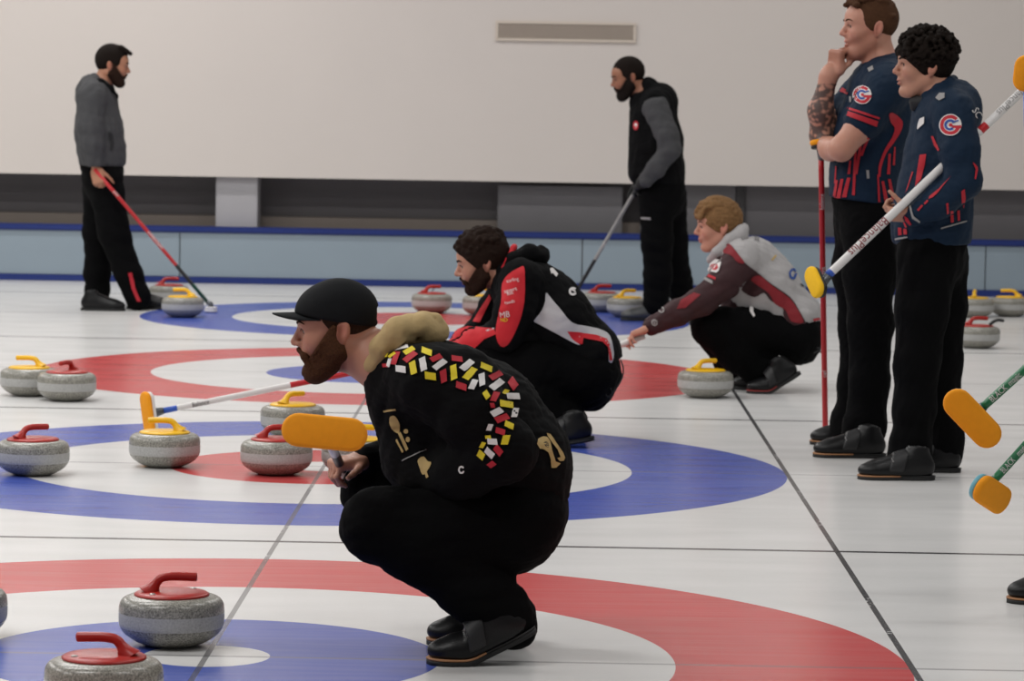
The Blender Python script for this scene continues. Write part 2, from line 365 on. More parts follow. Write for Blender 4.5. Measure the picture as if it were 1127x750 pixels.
# ------------------------------------------------------------------ people: smooth-blended bodies and clothes
class Shape:
    """A solid blended from tapered limbs and ellipsoids, turned into one continuous mesh."""
    def __init__(s): s.P = []; s.clips = []; s.nz = []
    def cone(s, a, b, ra, rb, k=.03, sy=1.0, op=1): s.P.append(('c', np.array(a, float), np.array(b, float), ra, rb, k, sy, op)); return s
    def ell(s, c, r, R=None, k=.02, op=1): s.P.append(('e', np.array(c, float), np.array(r, float), np.eye(3) if R is None else R, 0, k, 1, op)); return s
    def box(s, c, hf, rd, R=None, k=.01, op=1): s.P.append(('b', np.array(c, float), np.array(hf, float), np.eye(3) if R is None else R, rd, k, 1, op)); return s
    def clip(s, p, n, k=.004): n = np.array(n, float); s.clips.append((np.array(p, float), n/np.linalg.norm(n), k)); return s
    def folds(s, amp, freq, seed=0, lo=None, hi=None): s.nz.append((amp, freq, seed)); return s
    def bounds(s):
        lo = np.full(3, 9e9); hi = -lo
        for q in s.P:
            if q[7] < 0: continue
            a, b = s._bb(q); lo = np.minimum(lo, a); hi = np.maximum(hi, b)
        return lo, hi
    @staticmethod
    def _bb(q):
        if q[0] == 'c':
            r = max(q[3], q[4]); e = np.array([r, r*max(1, q[6]), r]); return np.minimum(q[1], q[2])-e, np.maximum(q[1], q[2])+e
        e = np.abs(q[3])@(q[2] + (q[4] if q[0] == 'b' else 0)); return q[1]-e, q[1]+e
    def mesh(s, h):
        lo, hi = s.bounds(); lo = lo-3*h-.004; hi = hi+3*h+.004; n = np.ceil((hi-lo)/h).astype(int)+1
        D = np.full(n, .5, np.float32); ax = [(lo[i]+h*np.arange(n[i])).astype(np.float32) for i in range(3)]
        for q in s.P:
            a, b = s._bb(q); m = q[5]+2.5*h; i0 = np.clip(((a-m-lo)/h).astype(int), 0, n-1); i1 = np.clip(((b+m-lo)/h).astype(int)+2, 1, n)
            if (i1 <= i0).any(): continue
            sl = tuple(slice(i0[i], i1[i]) for i in range(3))
            X = ax[0][sl[0]][:, None, None]; Y = ax[1][sl[1]][None, :, None]; Z = ax[2][sl[2]][None, None, :]
            if q[0] == 'c':
                pa, pb, ra, rb, k, sy, op = q[1:]; d = pb-pa; d = d.copy(); y0 = pa[1]; d[1] /= sy
                px, py, pz = X-pa[0], (Y-y0)/sy, Z-pa[2]; L2 = max(1e-9, d@d)
                t = np.clip((px*d[0]+py*d[1]+pz*d[2])/L2, 0, 1)
                v = np.sqrt((px-t*d[0])**2+(py-t*d[1])**2+(pz-t*d[2])**2) - (ra+(rb-ra)*t)
            else:
                c, r, R, rd, k, _, op = q[1:]; px, py, pz = X-c[0], Y-c[1], Z-c[2]
                l = [px*R[0, j]+py*R[1, j]+pz*R[2, j] for j in range(3)]
                if q[0] == 'e':
                    k0 = np.sqrt(sum((l[j]/r[j])**2 for j in range(3)))+1e-9; k1 = np.sqrt(sum((l[j]/r[j]**2)**2 for j in range(3)))+1e-9; v = k0*(k0-1)/k1
                else:
                    g = [np.abs(l[j])-r[j] for j in range(3)]
                    v = np.sqrt(sum(np.maximum(x, 0)**2 for x in g)) + np.minimum(np.maximum(np.maximum(g[0], g[1]), g[2]), 0) - rd
            O = D[sl]; k = max(k, 1e-4)
            if op > 0: hh = np.maximum(k-np.abs(O-v), 0)/k; D[sl] = np.minimum(O, v)-hh*hh*k*.25
            else: v = -v; hh = np.maximum(k-np.abs(O-v), 0)/k; D[sl] = np.maximum(O, v)+hh*hh*k*.25
        X, Y, Z = ax[0][:, None, None], ax[1][None, :, None], ax[2][None, None, :]
        for amp, fr, seed in s.nz:
            I = np.nonzero(np.abs(D) < 3*h+amp*2); p = np.stack([ax[i][I[i]] for i in range(3)], 1); rs = np.random.RandomState(seed); w = np.zeros(len(p))
            for j in range(7):
                dv = rs.normal(size=3); dv /= np.linalg.norm(dv); f = fr*rs.uniform(.6, 1.7); ph = rs.uniform(0, 6.3)
                wob = .6*np.sin(p@(rs.normal(size=3)*fr*.5)+ph); w += (1-2*np.abs(np.sin(p@dv*f+ph+wob)))/(1+.5*j)
            D[I] += (amp*w/2.2).astype(np.float32)
        for c, nn, k in s.clips:
            v = ((X-c[0])*nn[0]+(Y-c[1])*nn[1]+(Z-c[2])*nn[2]).astype(np.float32); hh = np.maximum(k-np.abs(D-v), 0)/k; D = np.maximum(D, v)+hh*hh*k*.25
        return surface_nets(D, lo, h)
def surface_nets(D, lo, h):
    S = D < 0; n = D.shape
    cnt = np.zeros([x-1 for x in n], np.int8)
    for i in (0, 1):
        for j in (0, 1):
            for k in (0, 1): cnt += S[i:n[0]-1+i, j:n[1]-1+j, k:n[2]-1+k]
    I = np.nonzero((cnt > 0) & (cnt < 8)); nc = len(I[0]); ids = np.full(cnt.shape, -1, np.int32); ids[I] = np.arange(nc)
    acc = np.zeros((nc, 3)); wt = np.zeros(nc)
    for a in range(3):
        o = [b for b in range(3) if b != a]
        for u in (0, 1):
            for w in (0, 1):
                p0 = [I[0].copy(), I[1].copy(), I[2].copy()]; p0[o[0]] += u; p0[o[1]] += w; p1 = [x.copy() for x in p0]; p1[a] += 1
                d0, d1 = D[tuple(p0)], D[tuple(p1)]; m = (d0 < 0) != (d1 < 0); t = np.where(m, d0/np.where(m, d0-d1, 1), 0)
                q = np.zeros((nc, 3)); q[:, o[0]] = u; q[:, o[1]] = w; q[:, a] = t; acc[m] += q[m]; wt += m
    V = lo + h*(np.stack(I, 1)+acc/np.maximum(wt, 1)[:, None]); Q = []
    for a in range(3):
        o = [(a+1) % 3, (a+2) % 3]; sl0 = [slice(None)]*3; sl1 = [slice(None)]*3; sl0[a] = slice(0, n[a]-1); sl1[a] = slice(1, n[a])
        A, B = S[tuple(sl0)], S[tuple(sl1)]; E = np.nonzero(A != B); E = [np.array(e) for e in E]
        ok = (E[o[0]] > 0) & (E[o[1]] > 0) & (E[o[0]] < n[o[0]]-1) & (E[o[1]] < n[o[1]]-1); E = [e[ok] for e in E]
        f = []
        for du, dv in ((-1, -1), (0, -1), (0, 0), (-1, 0)):
            p = [e.copy() for e in E]; p[o[0]] += du; p[o[1]] += dv; f.append(ids[tuple(p)])
        f = np.stack(f, 1); flip = ~A[tuple(E)]; f[flip] = f[flip][:, ::-1]; Q.append(f)
    return V, np.vstack(Q)
def relax(V, Q, it=2, f=.5):
    for _ in range(it):
        s = np.zeros_like(V); c = np.zeros(len(V))
        for a, b in ((0, 1), (1, 2), (2, 3), (3, 0)):
            for u, w in ((a, b), (b, a)):
                for ax in range(3): s[:, ax] += np.bincount(Q[:, u], V[Q[:, w], ax], len(V))
                c += np.bincount(Q[:, u], minlength=len(V))
        V = V*(1-f)+f*s/np.maximum(c, 1)[:, None]
    return V
def build(name, sh, h, m, parent, it=1, label=None, fm=None):
    V, Q = sh.mesh(h); V = relax(V, Q, it)
    o = mesh_np(name, V, Q, m, parent, label=label, fm=None if fm is None else fm(V[Q].mean(1)))
    o['_v'] = 0; del o['_v']
    BVH[o.name] = (V, Q); return o
BVH = {}
_tree = {}
def tree(o):
    if o.name not in _tree: V, Q = BVH[o.name]; _tree[o.name] = BVHTree.FromPolygons([Vector(v) for v in V.tolist()], Q.tolist())
    return _tree[o.name]
# ---- prints: outlines measured on the photo, laid on the cloth as thin patches
def resample(poly, st):
    out = []
    for i in range(len(poly)):
        a = np.array(poly[i], float); b = np.array(poly[(i+1) % len(poly)], float); n = max(1, int(np.linalg.norm(b-a)/st))
        for k in range(n): out.append(a+(b-a)*k/n)
    return out
def smooth_poly(P, n=6):
    P = [np.array(p, float) for p in P]; m = len(P); out = []
    for i in range(m):
        a, b, c, d = P[i-1], P[i], P[(i+1) % m], P[(i+2) % m]
        for k in range(n):
            t = k/n; out.append(.5*((2*b)+(c-a)*t+(2*a-5*b+4*c-d)*t*t+(3*b-a-3*c+d)*t**3))
    return out
def tri_poly(poly, st):
    B = resample(poly, st); B = [Vector((float(p[0]), float(p[1]))) for p in B]; P = np.array([b[:] for b in B]); lo, hi = P.min(0), P.max(0); pts = list(B)
    gx = np.arange(lo[0]+st*.5, hi[0], st); gy = np.arange(lo[1]+st*.5, hi[1], st)
    for x in gx:
        for y in gy:
            c = ((P[:, 1] > y) != (np.roll(P[:, 1], -1) > y)); xi = (np.roll(P[:, 0], -1)-P[:, 0])*(y-P[:, 1])/(np.roll(P[:, 1], -1)-P[:, 1]+1e-12)+P[:, 0]
            if (c & (x < xi)).sum() % 2 and np.min((P[:, 0]-x)**2+(P[:, 1]-y)**2) > (st*.4)**2: pts.append(Vector((x, y)))
    r = delaunay_2d_cdt(pts, [(i, (i+1) % len(B)) for i in range(len(B))], [list(range(len(B)))], 1, 1e-5)
    return np.array([v[:] for v in r[0]]), [f for f in r[2]]
SPLIT = {'crimson_streak', 'red_streaks', 'sleeve_print', 'back_print', 'hem_tab', 'piping', 'lettering', 'pocket', 'sleeve_badge_', 'flank_print', 'chest_print', 'cuff_panel', 'sleeve_stripe'}
def patch(name, owner, items, parent=None, off=.003, st=2.5, label=None):
    if name in SPLIT:
        for it in items: patch1(name, owner, [it], parent, off, st, label)
    else: patch1(name, owner, items, parent, off, st, label)
def patch1(name, owner, items, parent=None, off=.003, st=2.5, label=None):
    """items: [(polygon or (verts, tris), material)] in photo pixels -> one thin patch lying on the owner's cloth"""
    T = tree(owner) if not isinstance(owner, BVHTree) else owner; V, Fc, mi, mats = [], [], [], []
    for n_, it in enumerate(items):
        g, m = it; m = MT[m]
        if m not in mats: mats.append(m)
        pv, pf = g if isinstance(g, tuple) else tri_poly(g, st); idx = {}
        for i, p in enumerate(pv):
            d = ray(p[0], p[1]); d = Vector(d/np.linalg.norm(d)); hit = T.ray_cast(Vector(CAM), d)
            if hit[0] is None: continue
            nr = hit[1] if hit[1].dot(d) < 0 else -hit[1]; idx[i] = len(V); V.append(hit[0]+nr*off*.6-d*off*(.6+.12*n_*(len(items) < 12)))
        for f in pf:
            f = list(f)
            if all(i in idx for i in f):
                c = [V[idx[i]] for i in f]
                if max((c[i]-c[i-1]).length for i in range(len(c))) < .09: Fc.append([idx[i] for i in f]); mi.append(mats.index(m))
    if not Fc: return None
    me = bpy.data.meshes.new(name); me.from_pydata([v[:] for v in V], [], Fc); [me.materials.append(m) for m in mats]
    me.polygons.foreach_set('material_index', mi); me.polygons.foreach_set('use_smooth', [True]*len(Fc)); me.update()
    o = bpy.data.objects.new(name, me)
    if label: o['label'] = label
    return link(o, parent if parent is not None else (owner.parent if owner.parent else owner))
def circ(cx, cy, rx, ry=None, n=22, a0=0, a1=360):
    ry = ry or rx; return [(cx+rx*math.cos(math.radians(a0+(a1-a0)*i/n)), cy+ry*math.sin(math.radians(a0+(a1-a0)*i/n))) for i in range(n if a1-a0 == 360 else n+1)]
def arc(cx, cy, r0, r1, a0, a1, sx=1, n=18):
    f = lambda r, a: (cx+sx*r*math.cos(math.radians(a)), cy+r*math.sin(math.radians(a)))
    return [f(r1, a0+(a1-a0)*i/n) for i in range(n+1)] + [f(r0, a1+(a0-a1)*i/n) for i in range(n+1)]
def bar(cx, cy, L, Wd, ang, sk=.25):
    a = math.radians(ang); c, s = math.cos(a), math.sin(a); q = [(-L/2, -Wd/2), (L/2-sk*Wd, -Wd/2), (L/2, Wd/2), (-L/2+sk*Wd, Wd/2)]; return [(cx+x*c-y*s, cy+x*s+y*c) for x, y in q]
def words(s, cx, cy, size, ang, sq=1.0):
    v, t = finer(*text_mesh(s), 1); v = v-np.array([(v[:, 0].min()+v[:, 0].max())/2, .35]); a = math.radians(ang); c, sn = math.cos(a), math.sin(a); x = v[:, 0]*size*sq; y = -v[:, 1]*size
    return (np.stack([cx+x*c-y*sn, cy+x*sn+y*c], 1), [tuple(f) for f in t])
# ---- heads
def head_frame(c, pitch, yaw, roll, facing, sc):
    """columns: forward, left, up"""
    f = np.array([facing, 0., 0.]); u = np.array([0, 0, 1.]); cy, sy = math.cos(yaw), math.sin(yaw)
    f = np.array([f[0]*cy, f[0]*0+sy*-1, 0]); f /= np.linalg.norm(f); l = np.cross(u, f)
    cp, sp = math.cos(pitch), math.sin(pitch); f, u = f*cp-u*sp, u*cp+f*sp
    return np.stack([f, l, u], 1), np.array(c, float), sc
class Head:
    def __init__(s, c, pitch=0, yaw=0, facing=-1, sc=1.0): s.R, s.c, s.s = head_frame(c, math.radians(pitch), math.radians(yaw), 0, facing, sc)
    def p(s, x, y, z): return s.c + s.R@(np.array([x, y, z])*s.s)
    def d(s, x, y, z): return s.R@np.array([x, y, z])
    def E(s, S, x, y, z, rx, ry, rz, k=.012, op=1, tilt=0):
        R = s.R
        if tilt: a = math.radians(tilt); R = R@np.array([[math.cos(a), 0, math.sin(a)], [0, 1, 0], [-math.sin(a), 0, math.cos(a)]])
        S.ell(s.p(x, y, z), np.array([rx, ry, rz])*s.s, R, k*s.s, op)
    def K(s, S, a, b, ra, rb, k=.012, op=1): S.cone(s.p(*a), s.p(*b), ra*s.s, rb*s.s, k*s.s, 1, op)
    def skull(s, S, nose=1.0, jaw=1.0):
        E, K = s.E, s.K
        E(S, -.012, 0, .034, .098, .075, .086, .01); E(S, .032, 0, -.025, .058, .058, .082, .03)
        E(S, .045, 0, .045, .045, .058, .045, .03)
        for y in (-1, 1):
            K(S, (-.012, y*.052, -.048), (.055, y*.022, -.098), .022, .017, .03)
            E(S, .058, y*.038, -.022, .026, .02, .026, .02)
            E(S, .074, y*.026, .028, .017, .026, .010, .012)
            E(S, .088, y*.031, .008, .013, .015, .011, .008, -1)
            E(S, .069, y*.031, .0085, .016, .0155, .013, .004)
            E(S, .0765, y*.031, .0165, .010, .017, .0065, .005); E(S, .089, y*.033, .0075, .0105, .0125, .0029, .002, -1)
            E(S, .0975, y*.0125, -.0245, .011, .0075, .008, .006)
            E(S, -.02, y*.078, -.002, .0185, .0095, .031, .005, 1, -14); E(S, -.017, y*.090, .002, .0125, .0095, .0225, .002, -1, -14); K(S, (-.004, y*.079, -.008), (-.006, y*.081, -.02), .0045, .005, .004); E(S, -.013, y*.079, -.029, .010, .0065, .010, .004)
        E(S, .071, 0, -.094*1.0, .021, .024, .02, .02)
        K(S, (.084, 0, .022), (.109*1.0, 0, -.017), .0085, .0105*nose, .008); E(S, .1085, 0, -.0185, .0105*nose, .011, .0095, .006)
        E(S, .083, 0, -.045, .013, .026, .018, .012)
        E(S, .0935, 0, -.0505, .0085, .019, .0058, .004); E(S, .0915, 0, -.0635, .0085, .0175, .0065, .004); E(S, .100, 0, -.0565, .010, .026, .0016, .003, -1)
    def hair_base(s, S, t=.01, back=.0, top=0): s.E(S, -.014-back/2, 0, .038, .098+t+back/2, .076+t, .086+t+top, .01)
    def hairline(s, S, front=(.082, .062), slope=(.74, -.67), low=-.07, lowtilt=.15):
        S.clip(s.p(front[0], 0, front[1]), s.d(slope[0], 0, slope[1])); S.clip(s.p(-.08, 0, low), s.d(lowtilt, 0, -1))
    def beard(s, S, t=.006, long=0.0, side=True, a=(0, .004), b=(.094, -.037)):
        """the jaw thickened by t, kept below the cheek line a-b, with an opening for the mouth"""
        E, K = s.E, s.K
        for y in (-1, 1):
            K(S, (-.012, y*.052, -.048), (.055, y*.022, -.098-long*.5), .022+t, .017+t, .03); E(S, .058, y*.038, -.022, .026+t, .02+t, .026+t, .02)
            if side: K(S, (.004, y*.064, .006), (-.002, y*.060, -.05), .010+t, .016+t, .015)
        E(S, .032, 0, -.025, .058+t*.8, .058+t, .082+t, .03); E(S, .071-long*.1, 0, -.094-long*.6, .021+t+long*.25, .024+t, .02+t+long*.45, .02); E(S, .084, 0, -.045, .013+t, .027+t*.5, .019, .012)
        n = np.array([a[1]-b[1], 0, b[0]-a[0]]); S.clip(s.p(a[0], 0, a[1]), s.d(*n), .006); S.clip(s.p(-.018, 0, -.03), s.d(-1, 0, .15), .006)
        E(S, .108, 0, -.057, .022, .019, .0075, .005, -1)
    def stache(s, S, t=.006):
        for y in (-1, 1):
            s.K(S, (.0985, y*.003, -.0405), (.0865, y*.026, -.060), .005+t*.5, .0055+t*.5, .006); s.K(S, (.0865, y*.026, -.060), (.072, y*.028, -.088), .006+t*.5, .012+t*.5, .012)
        s.E(S, .112, 0, -.057, .024, .017, .0068, .004, -1); s.E(S, .112, 0, -.018, .03, .022, .0155, .004, -1)
def extras(h, person, hairm, brow=1):
    T = tree(next(o for o in person.children if o.name.split('.')[0] == 'body'))
    def strip(name, pts, rad, m):
        P = [T.find_nearest(Vector(h.p(*q))) for q in pts]; P = [np.array(q[0]+q[1]*.0006*h.s) for q in P]
        v, q = tube(spline(P, 4), [r*h.s for r in np.interp(np.linspace(0, 1, 4*(len(P)-1)+1), np.linspace(0, 1, len(rad)), rad)], 8); mesh_np(name, v, q, m, person)
    for y in (-1, 1):
        strip('eyebrow', [(.096, y*.013, .029), (.094, y*.022, .0325), (.089, y*.034, .0345), (.082, y*.044, .032), (.076, y*.050, .028)], [.0016*brow, .0030*brow, .0030*brow, .0022*brow, .001], hairm)
        strip('eyelash', [(.093, y*.019, .0085), (.093, y*.026, .0125), (.091, y*.034, .0125), (.086, y*.043, .0095)], [.0008, .0013, .0014, .001], MT['iris'])
        c = h.p(.0715, y*.031, .0085); bm = bmesh.new(); bmesh.ops.create_uvsphere(bm, u_segments=16, v_segments=12, radius=.0136*h.s); look = Vector(h.d(1, y*-.05, -.12)).normalized()
        for f in bm.faces: f.material_index = 1 if f.calc_center_median().normalized().dot(look) > .78 else 0
        bmesh.ops.translate(bm, verts=bm.verts, vec=Vector(c)); mesh_bm('eye', bm, [MT['eye_white'], MT['iris']], person)
# ---- hands
def hand(S, wrist, fdir, palm, thumb, curl=(35, 55, 40), sc=1.0, spread=.0, th=(.55, .6, .35), fcurl=None):
    """wrist point, direction of the straight fingers, direction the palm faces, side the thumb leaves from"""
    f = np.asarray(fdir, float); f /= np.linalg.norm(f); n = np.asarray(palm, float); n = n-f*np.dot(n, f); n /= np.linalg.norm(n); sd = np.asarray(thumb, float); sd = sd-f*np.dot(sd, f)-n*np.dot(sd, n); sd /= np.linalg.norm(sd); w = np.asarray(wrist, float)
    R = np.stack([f, sd, n], 1); q = lambda x, y, z: w + R@(np.array([x, y, z])*sc)
    S.box(q(.05, 0, 0), np.array([.036, .028, .004])*sc, .011*sc, R, .012); S.ell(q(.03, .024, .008), np.array([.03, .017, .015])*sc, R, .012); S.ell(q(.04, -.026, .007), np.array([.034, .013, .014])*sc, R, .012)
    S.ell(q(.012, 0, 0), np.array([.03, .027, .02])*sc, R, .012)
    for i, (y, L, r) in enumerate(((.0295, .072, .0088), (.010, .08, .009), (-.0095, .074, .0086), (-.028, .058, .0076))):
        cs = fcurl[i] if fcurl else curl; p = np.array([.088-.004*abs(i-1.2), y, 0]); a = 0; 
        for j, (fr, c) in enumerate(zip((.44, .31, .25), cs)):
            a += math.radians(c); dv = np.array([math.cos(a), (spread*(1.5-i)*.18 if j == 0 else 0), math.sin(a)]); p2 = p+dv*L*fr; S.cone(q(*p), q(*p2), (r-.0006*j)*sc, (r-.0008*(j+1))*sc, .004); p = p2
    p = np.array([.022, .030, .006]); dv = np.array(th, float); dv /= np.linalg.norm(dv)
    for L, r, b in ((.042, .0125, 0), (.033, .0102, .35), (.026, .0088, .5)):
        dv = dv+np.array([.35, -.5, .25])*b*.5; dv /= np.linalg.norm(dv); p2 = p+dv*L; S.cone(q(*p), q(*p2), r*sc, r*.88*sc, .006); p = p2
# ---- shoes (heel at x = 0, toe at x = .29)
def _shoe():
    u = Shape(); u.ell((.230, 0, .036), (.067, .050, .031), k=.02); u.cone((.215, 0, .046), (.105, 0, .078), .034, .040, .025, 1.1); u.ell((.055, 0, .055), (.058, .038, .05), k=.03); u.ell((.14, 0, .038), (.13, .045, .034), k=.03); u.cone((.06, 0, .07), (.062, 0, .118), .042, .044, .03); u.ell((.06, 0, .135), (.036, .033, .035), k=.01, op=-1); u.clip((0, 0, .018), (0, 0, -1))
    st = Shape(); st.cone((.215, 0, .046), (.105, 0, .0785), .039, .0455, .01, 1.12); st.ell((.14, 0, .038), (.134, .0495, .038), k=.03); st.clip((.172, 0, .07), (1, 0, .28), .003); st.clip((.112, 0, .07), (-1, 0, -.28), .003); st.clip((0, 0, .034), (0, 0, -1))
    a, b = u.mesh(.0045), st.mesh(.0045); return (relax(*a, 1), a[1]), (relax(*b, 1), b[1])
UPPER, STRAP = _shoe()
def sole_mesh(z0, z1, grow):
    xs = np.linspace(0, 1, 40); pts = []
    def wd(t): return np.interp(t, (0, .02, .06, .14, .3, .45, .65, .78, .88, .95, .985, 1), (.0, .016, .026, .035, .036, .036, .046, .049, .044, .030, .016, 0))
    for t in xs: pts.append((-.006-grow+t*(.302+2*grow), wd(t)+grow*(0 < t < 1)))
    v, q = [], []
    for z in (z0, z1):
        for x, w_ in pts:
            for s in (-1, -.5, 0, .5, 1): v.append((x, s*w_, z))
    n = len(pts); f = lambda l, i, j: l*n*5+i*5+j
    for i in range(n-1):
        for j in range(4): q += [(f(1, i, j), f(1, i+1, j), f(1, i+1, j+1), f(1, i, j+1)), (f(0, i, j), f(0, i, j+1), f(0, i+1, j+1), f(0, i+1, j))]
        q += [(f(0, i, 0), f(0, i+1, 0), f(1, i+1, 0), f(1, i, 0)), (f(0, i+1, 4), f(0, i, 4), f(1, i, 4), f(1, i+1, 4))]
    return np.array(v), np.array(q)
SOLE, WELT = sole_mesh(0, .0135, .002), sole_mesh(.0135, .0185, .003)
MM('leather', '#09090b', .4, .15, 40, bump=.08, bscale=140, spec=.32); MM('rubber', '#0c0c0d', .6); MM('welt_tan', '#a5754f', .6); MM('rubber_red', '#8f2a28', .6); MM('strap_mat', '#161618', .5, .1, 60)
def shoe(parent, toe, direction, bend=0, welt='welt_tan', sc=1.0, strap=True, mark=True, upper='leather', lift=0):
    d = np.array([direction[0], direction[1], 0.]); d /= np.linalg.norm(d); l = np.cross([0, 0, 1], d); toe = np.array([toe[0], toe[1], lift])
    def tf(V):
        V = np.array(V, float)*1.0; xb, Lb = .205, .05; x = V[:, 0]; z = V[:, 2]; th = math.radians(bend)
        u = np.clip((xb-x)/Lb, 0, None); a = np.minimum(u, 1)*th
        # arc of length Lb, then straight
        Rr = Lb/th if th > 1e-3 else 1e9; 
        ax = xb-np.where(u < 1, np.sin(a)*Rr if th > 1e-3 else (xb-x), np.sin(th)*Rr+(xb-x-Lb)*math.cos(th) if th > 1e-3 else (xb-x)); az = np.where(u < 1, (1-np.cos(a))*Rr if th > 1e-3 else 0, (1-math.cos(th))*Rr+(xb-x-Lb)*math.sin(th) if th > 1e-3 else 0)
        m = x < xb; nx = np.where(m, ax+np.sin(a)*z, x); nz = np.where(m, az+np.cos(a)*z, z)
        P = np.stack([nx-.296, V[:, 1], nz], 1)*sc
        return toe + P[:, :1]*d + P[:, 1:2]*l + np.array([0, 0, 1])*P[:, 2:3]
    o = mesh_np('shoe', tf(UPPER[0]), UPPER[1], MT[upper], parent)
    base = link
    def sub(n, V, Q, m):
        me = mesh_np(n, tf(V), Q, MT[m]); me.parent = o; me.matrix_parent_inverse = Matrix.Translation(-Vector(wloc(o))); return me
    sub('sole', SOLE[0], SOLE[1], 'rubber'); w_ = mesh_np('welt', tf(WELT[0]), WELT[1], [MT[welt], MT['rubber']], fm=(WELT[0][WELT[1]].mean(1)[:, 0] < .13).astype(int)); w_.parent = o; w_.matrix_parent_inverse = Matrix.Translation(-Vector(wloc(o)))
    if strap: sub('strap', STRAP[0], STRAP[1], 'strap_mat')
    if mark and strap:
        for sgn in (-1, 1):                       # pale stitched mark at the strap edge
            vv, qq = tube([(.168, sgn*.020, .0905), (.166, sgn*.034, .084), (.162, sgn*.044, .072)], .0022, 8); 
            T = BVHTree.FromPolygons([Vector(v) for v in STRAP[0].tolist()], STRAP[1].tolist()); vv = np.array([(T.find_nearest(Vector(v))[0]+T.find_nearest(Vector(v))[1]*.0012*(1+k % 2))[:] for k, v in enumerate(vv)]); sub('strap_mark', vv, qq, 'grey_print')
    return o
# ---- skin with lips, ears and tattoos as real colour differences
def skin(name, col, blush=.12):
    m = mat(name, col, .48, .05, 45, spec=.4, sss=.05, bump=.03, bscale=220); return m
def colours(o, fn):
    """fn(points) -> linear rgb multiplier per vertex, stored as a colour attribute the skin reads"""
    me = o.data; n = len(me.vertices); co = np.empty(n*3, np.float32); me.vertices.foreach_get('co', co); co = co.reshape(-1, 3) + np.array(wloc(o))
    if o.parent is not None: pass
    rgb = fn(co); a = me.color_attributes.new('tone', 'FLOAT_COLOR', 'POINT'); a.data.foreach_set('color', np.hstack([rgb, np.ones((n, 1))]).astype(np.float32).ravel())
    for m in me.materials:
        t = m.node_tree; b = t.nodes['Principled BSDF']
        if 'tone' in t.nodes: continue
        v = t.nodes.new('ShaderNodeVertexColor'); v.layer_name = 'tone'; v.name = 'tone'; mx = t.nodes.new('ShaderNodeMix'); mx.data_type = 'RGBA'; mx.blend_type = 'MULTIPLY'; mx.inputs[0].default_value = 1
        ln = b.inputs['Base Color'].links; src = ln[0].from_socket if ln else None
        if src: t.links.new(src, mx.inputs[6])
        else: mx.inputs[6].default_value = b.inputs['Base Color'].default_value
        t.links.new(v.outputs[0], mx.inputs[7]); t.links.new(mx.outputs[2], b.inputs['Base Color'])
def near(co, p, r): return np.exp(-(((co-np.asarray(p))**2).sum(1))/(r*r))[:, None]
def face_tone(h, co, stubble=None, a=(0, .004), b=(.094, -.037)):
    """lips, ears and nose a little redder; stubble fading out above the beard line"""
    w = np.ones((len(co), 3)); s = h.s
    if stubble is not None:
        q = ((co-h.c)@h.R)/s; n = np.array([a[1]-b[1], b[0]-a[0]]); n = n/np.linalg.norm(n); d = (q[:, 0]-a[0])*n[0]+(q[:, 2]-a[1])*n[1]
        m = np.clip((.016-d)/.022, 0, 1)*np.clip((q[:, 2]+.145)/.03, 0, 1)*np.clip((q[:, 0]+.022)/.012, 0, 1)*(np.abs(q[:, 1]) < .1); m = m*(1-np.exp(-((q[:, 0]-.1)**2+(q[:, 2]+.057)**2)/.012**2)); w = w*(1-m[:, None]*(1-np.array(stubble)))
    for y in (-.012, 0, .012):
        for z in (-.0505, -.063): w = w*(1-near(co, h.p(.097, y, z), .0085*s)*np.array([.1, .3, .27]))
    w = w*(1-near(co, h.p(.112, 0, -.018), .016*s)*np.array([0, .14, .12]))
    for y in (-1, 1):
        w = w*(1-near(co, h.p(-.015, y*.083, -.002), .03*s)*np.array([0, .22, .2])); w = w*(1-near(co, h.p(.075, y*.04, -.022), .022*s)*np.array([0, .12, .1]))
    return w
class Person:
    def __init__(s, label, Y0, base_px, facing=-1, group=None):
        s.Y0 = Y0; s.f = facing; g = at(base_px[0], base_px[1], Y0); s.e = thing('person', label, 'person', (g[0], Y0, 0), group)
    def J(s, px, py, dy=0): return at(px, py, s.Y0+dy)
    def limb(s, S, pts, k=.03, sy=1, shrink=0.0, floor=.012):
        """pts: [(px, py, dy, radius)] joined by tapered segments"""
        for a, b in zip(pts, pts[1:]): S.cone(s.J(*a[:3]), s.J(*b[:3]), max(floor, a[3]-shrink), max(floor, b[3]-shrink), k, sy)

# ------------------------------------------------------------------ cloth
MM('black_jersey', '#0b0b0c', .85, .15, 12, bump=.12, bscale=60, spec=.1); MM('black_trouser', '#080809', .9, .15, 10, bump=.12, bscale=45, spec=.08); MM('cap_black', '#17181a', .8, .1, 80, bump=.1, bscale=300, spec=.12)
MM('hood_tan', '#b39a6c', .9, .08, 25, bump=.2, bscale=90); MM('hair_brown', '#35241a', .8, .35, 120, bump=.5, bscale=260, spec=.12); MM('beard_auburn', '#4b2f1d', .8, .45, 170, bump=.7, bscale=330, spec=.12)
MM('hair_dark', '#221610', .8, .4, 90, bump=.6, bscale=220, spec=.12); MM('hair_black', '#19120e', .8, .35, 90, bump=.6, bscale=220, spec=.12); MM('hair_blond', '#7b5c3d', .8, .55, 70, bump=.5, bscale=160, spec=.12); MM('hair_tawny', '#4e3423', .8, .35, 100, bump=.5, bscale=220, spec=.12); MM('beard_dark', '#2c1c14', .8, .4, 150, bump=.6, bscale=300, spec=.12)
SK = {'fair': skin('skin_fair', '#b27f69'), 'pink': skin('skin_pink', '#bd8873'), 'tan': skin('skin_tan', '#a8765c'), 'olive': skin('skin_olive', '#b0806a'), 'brown': skin('skin_brown', '#94644c')}

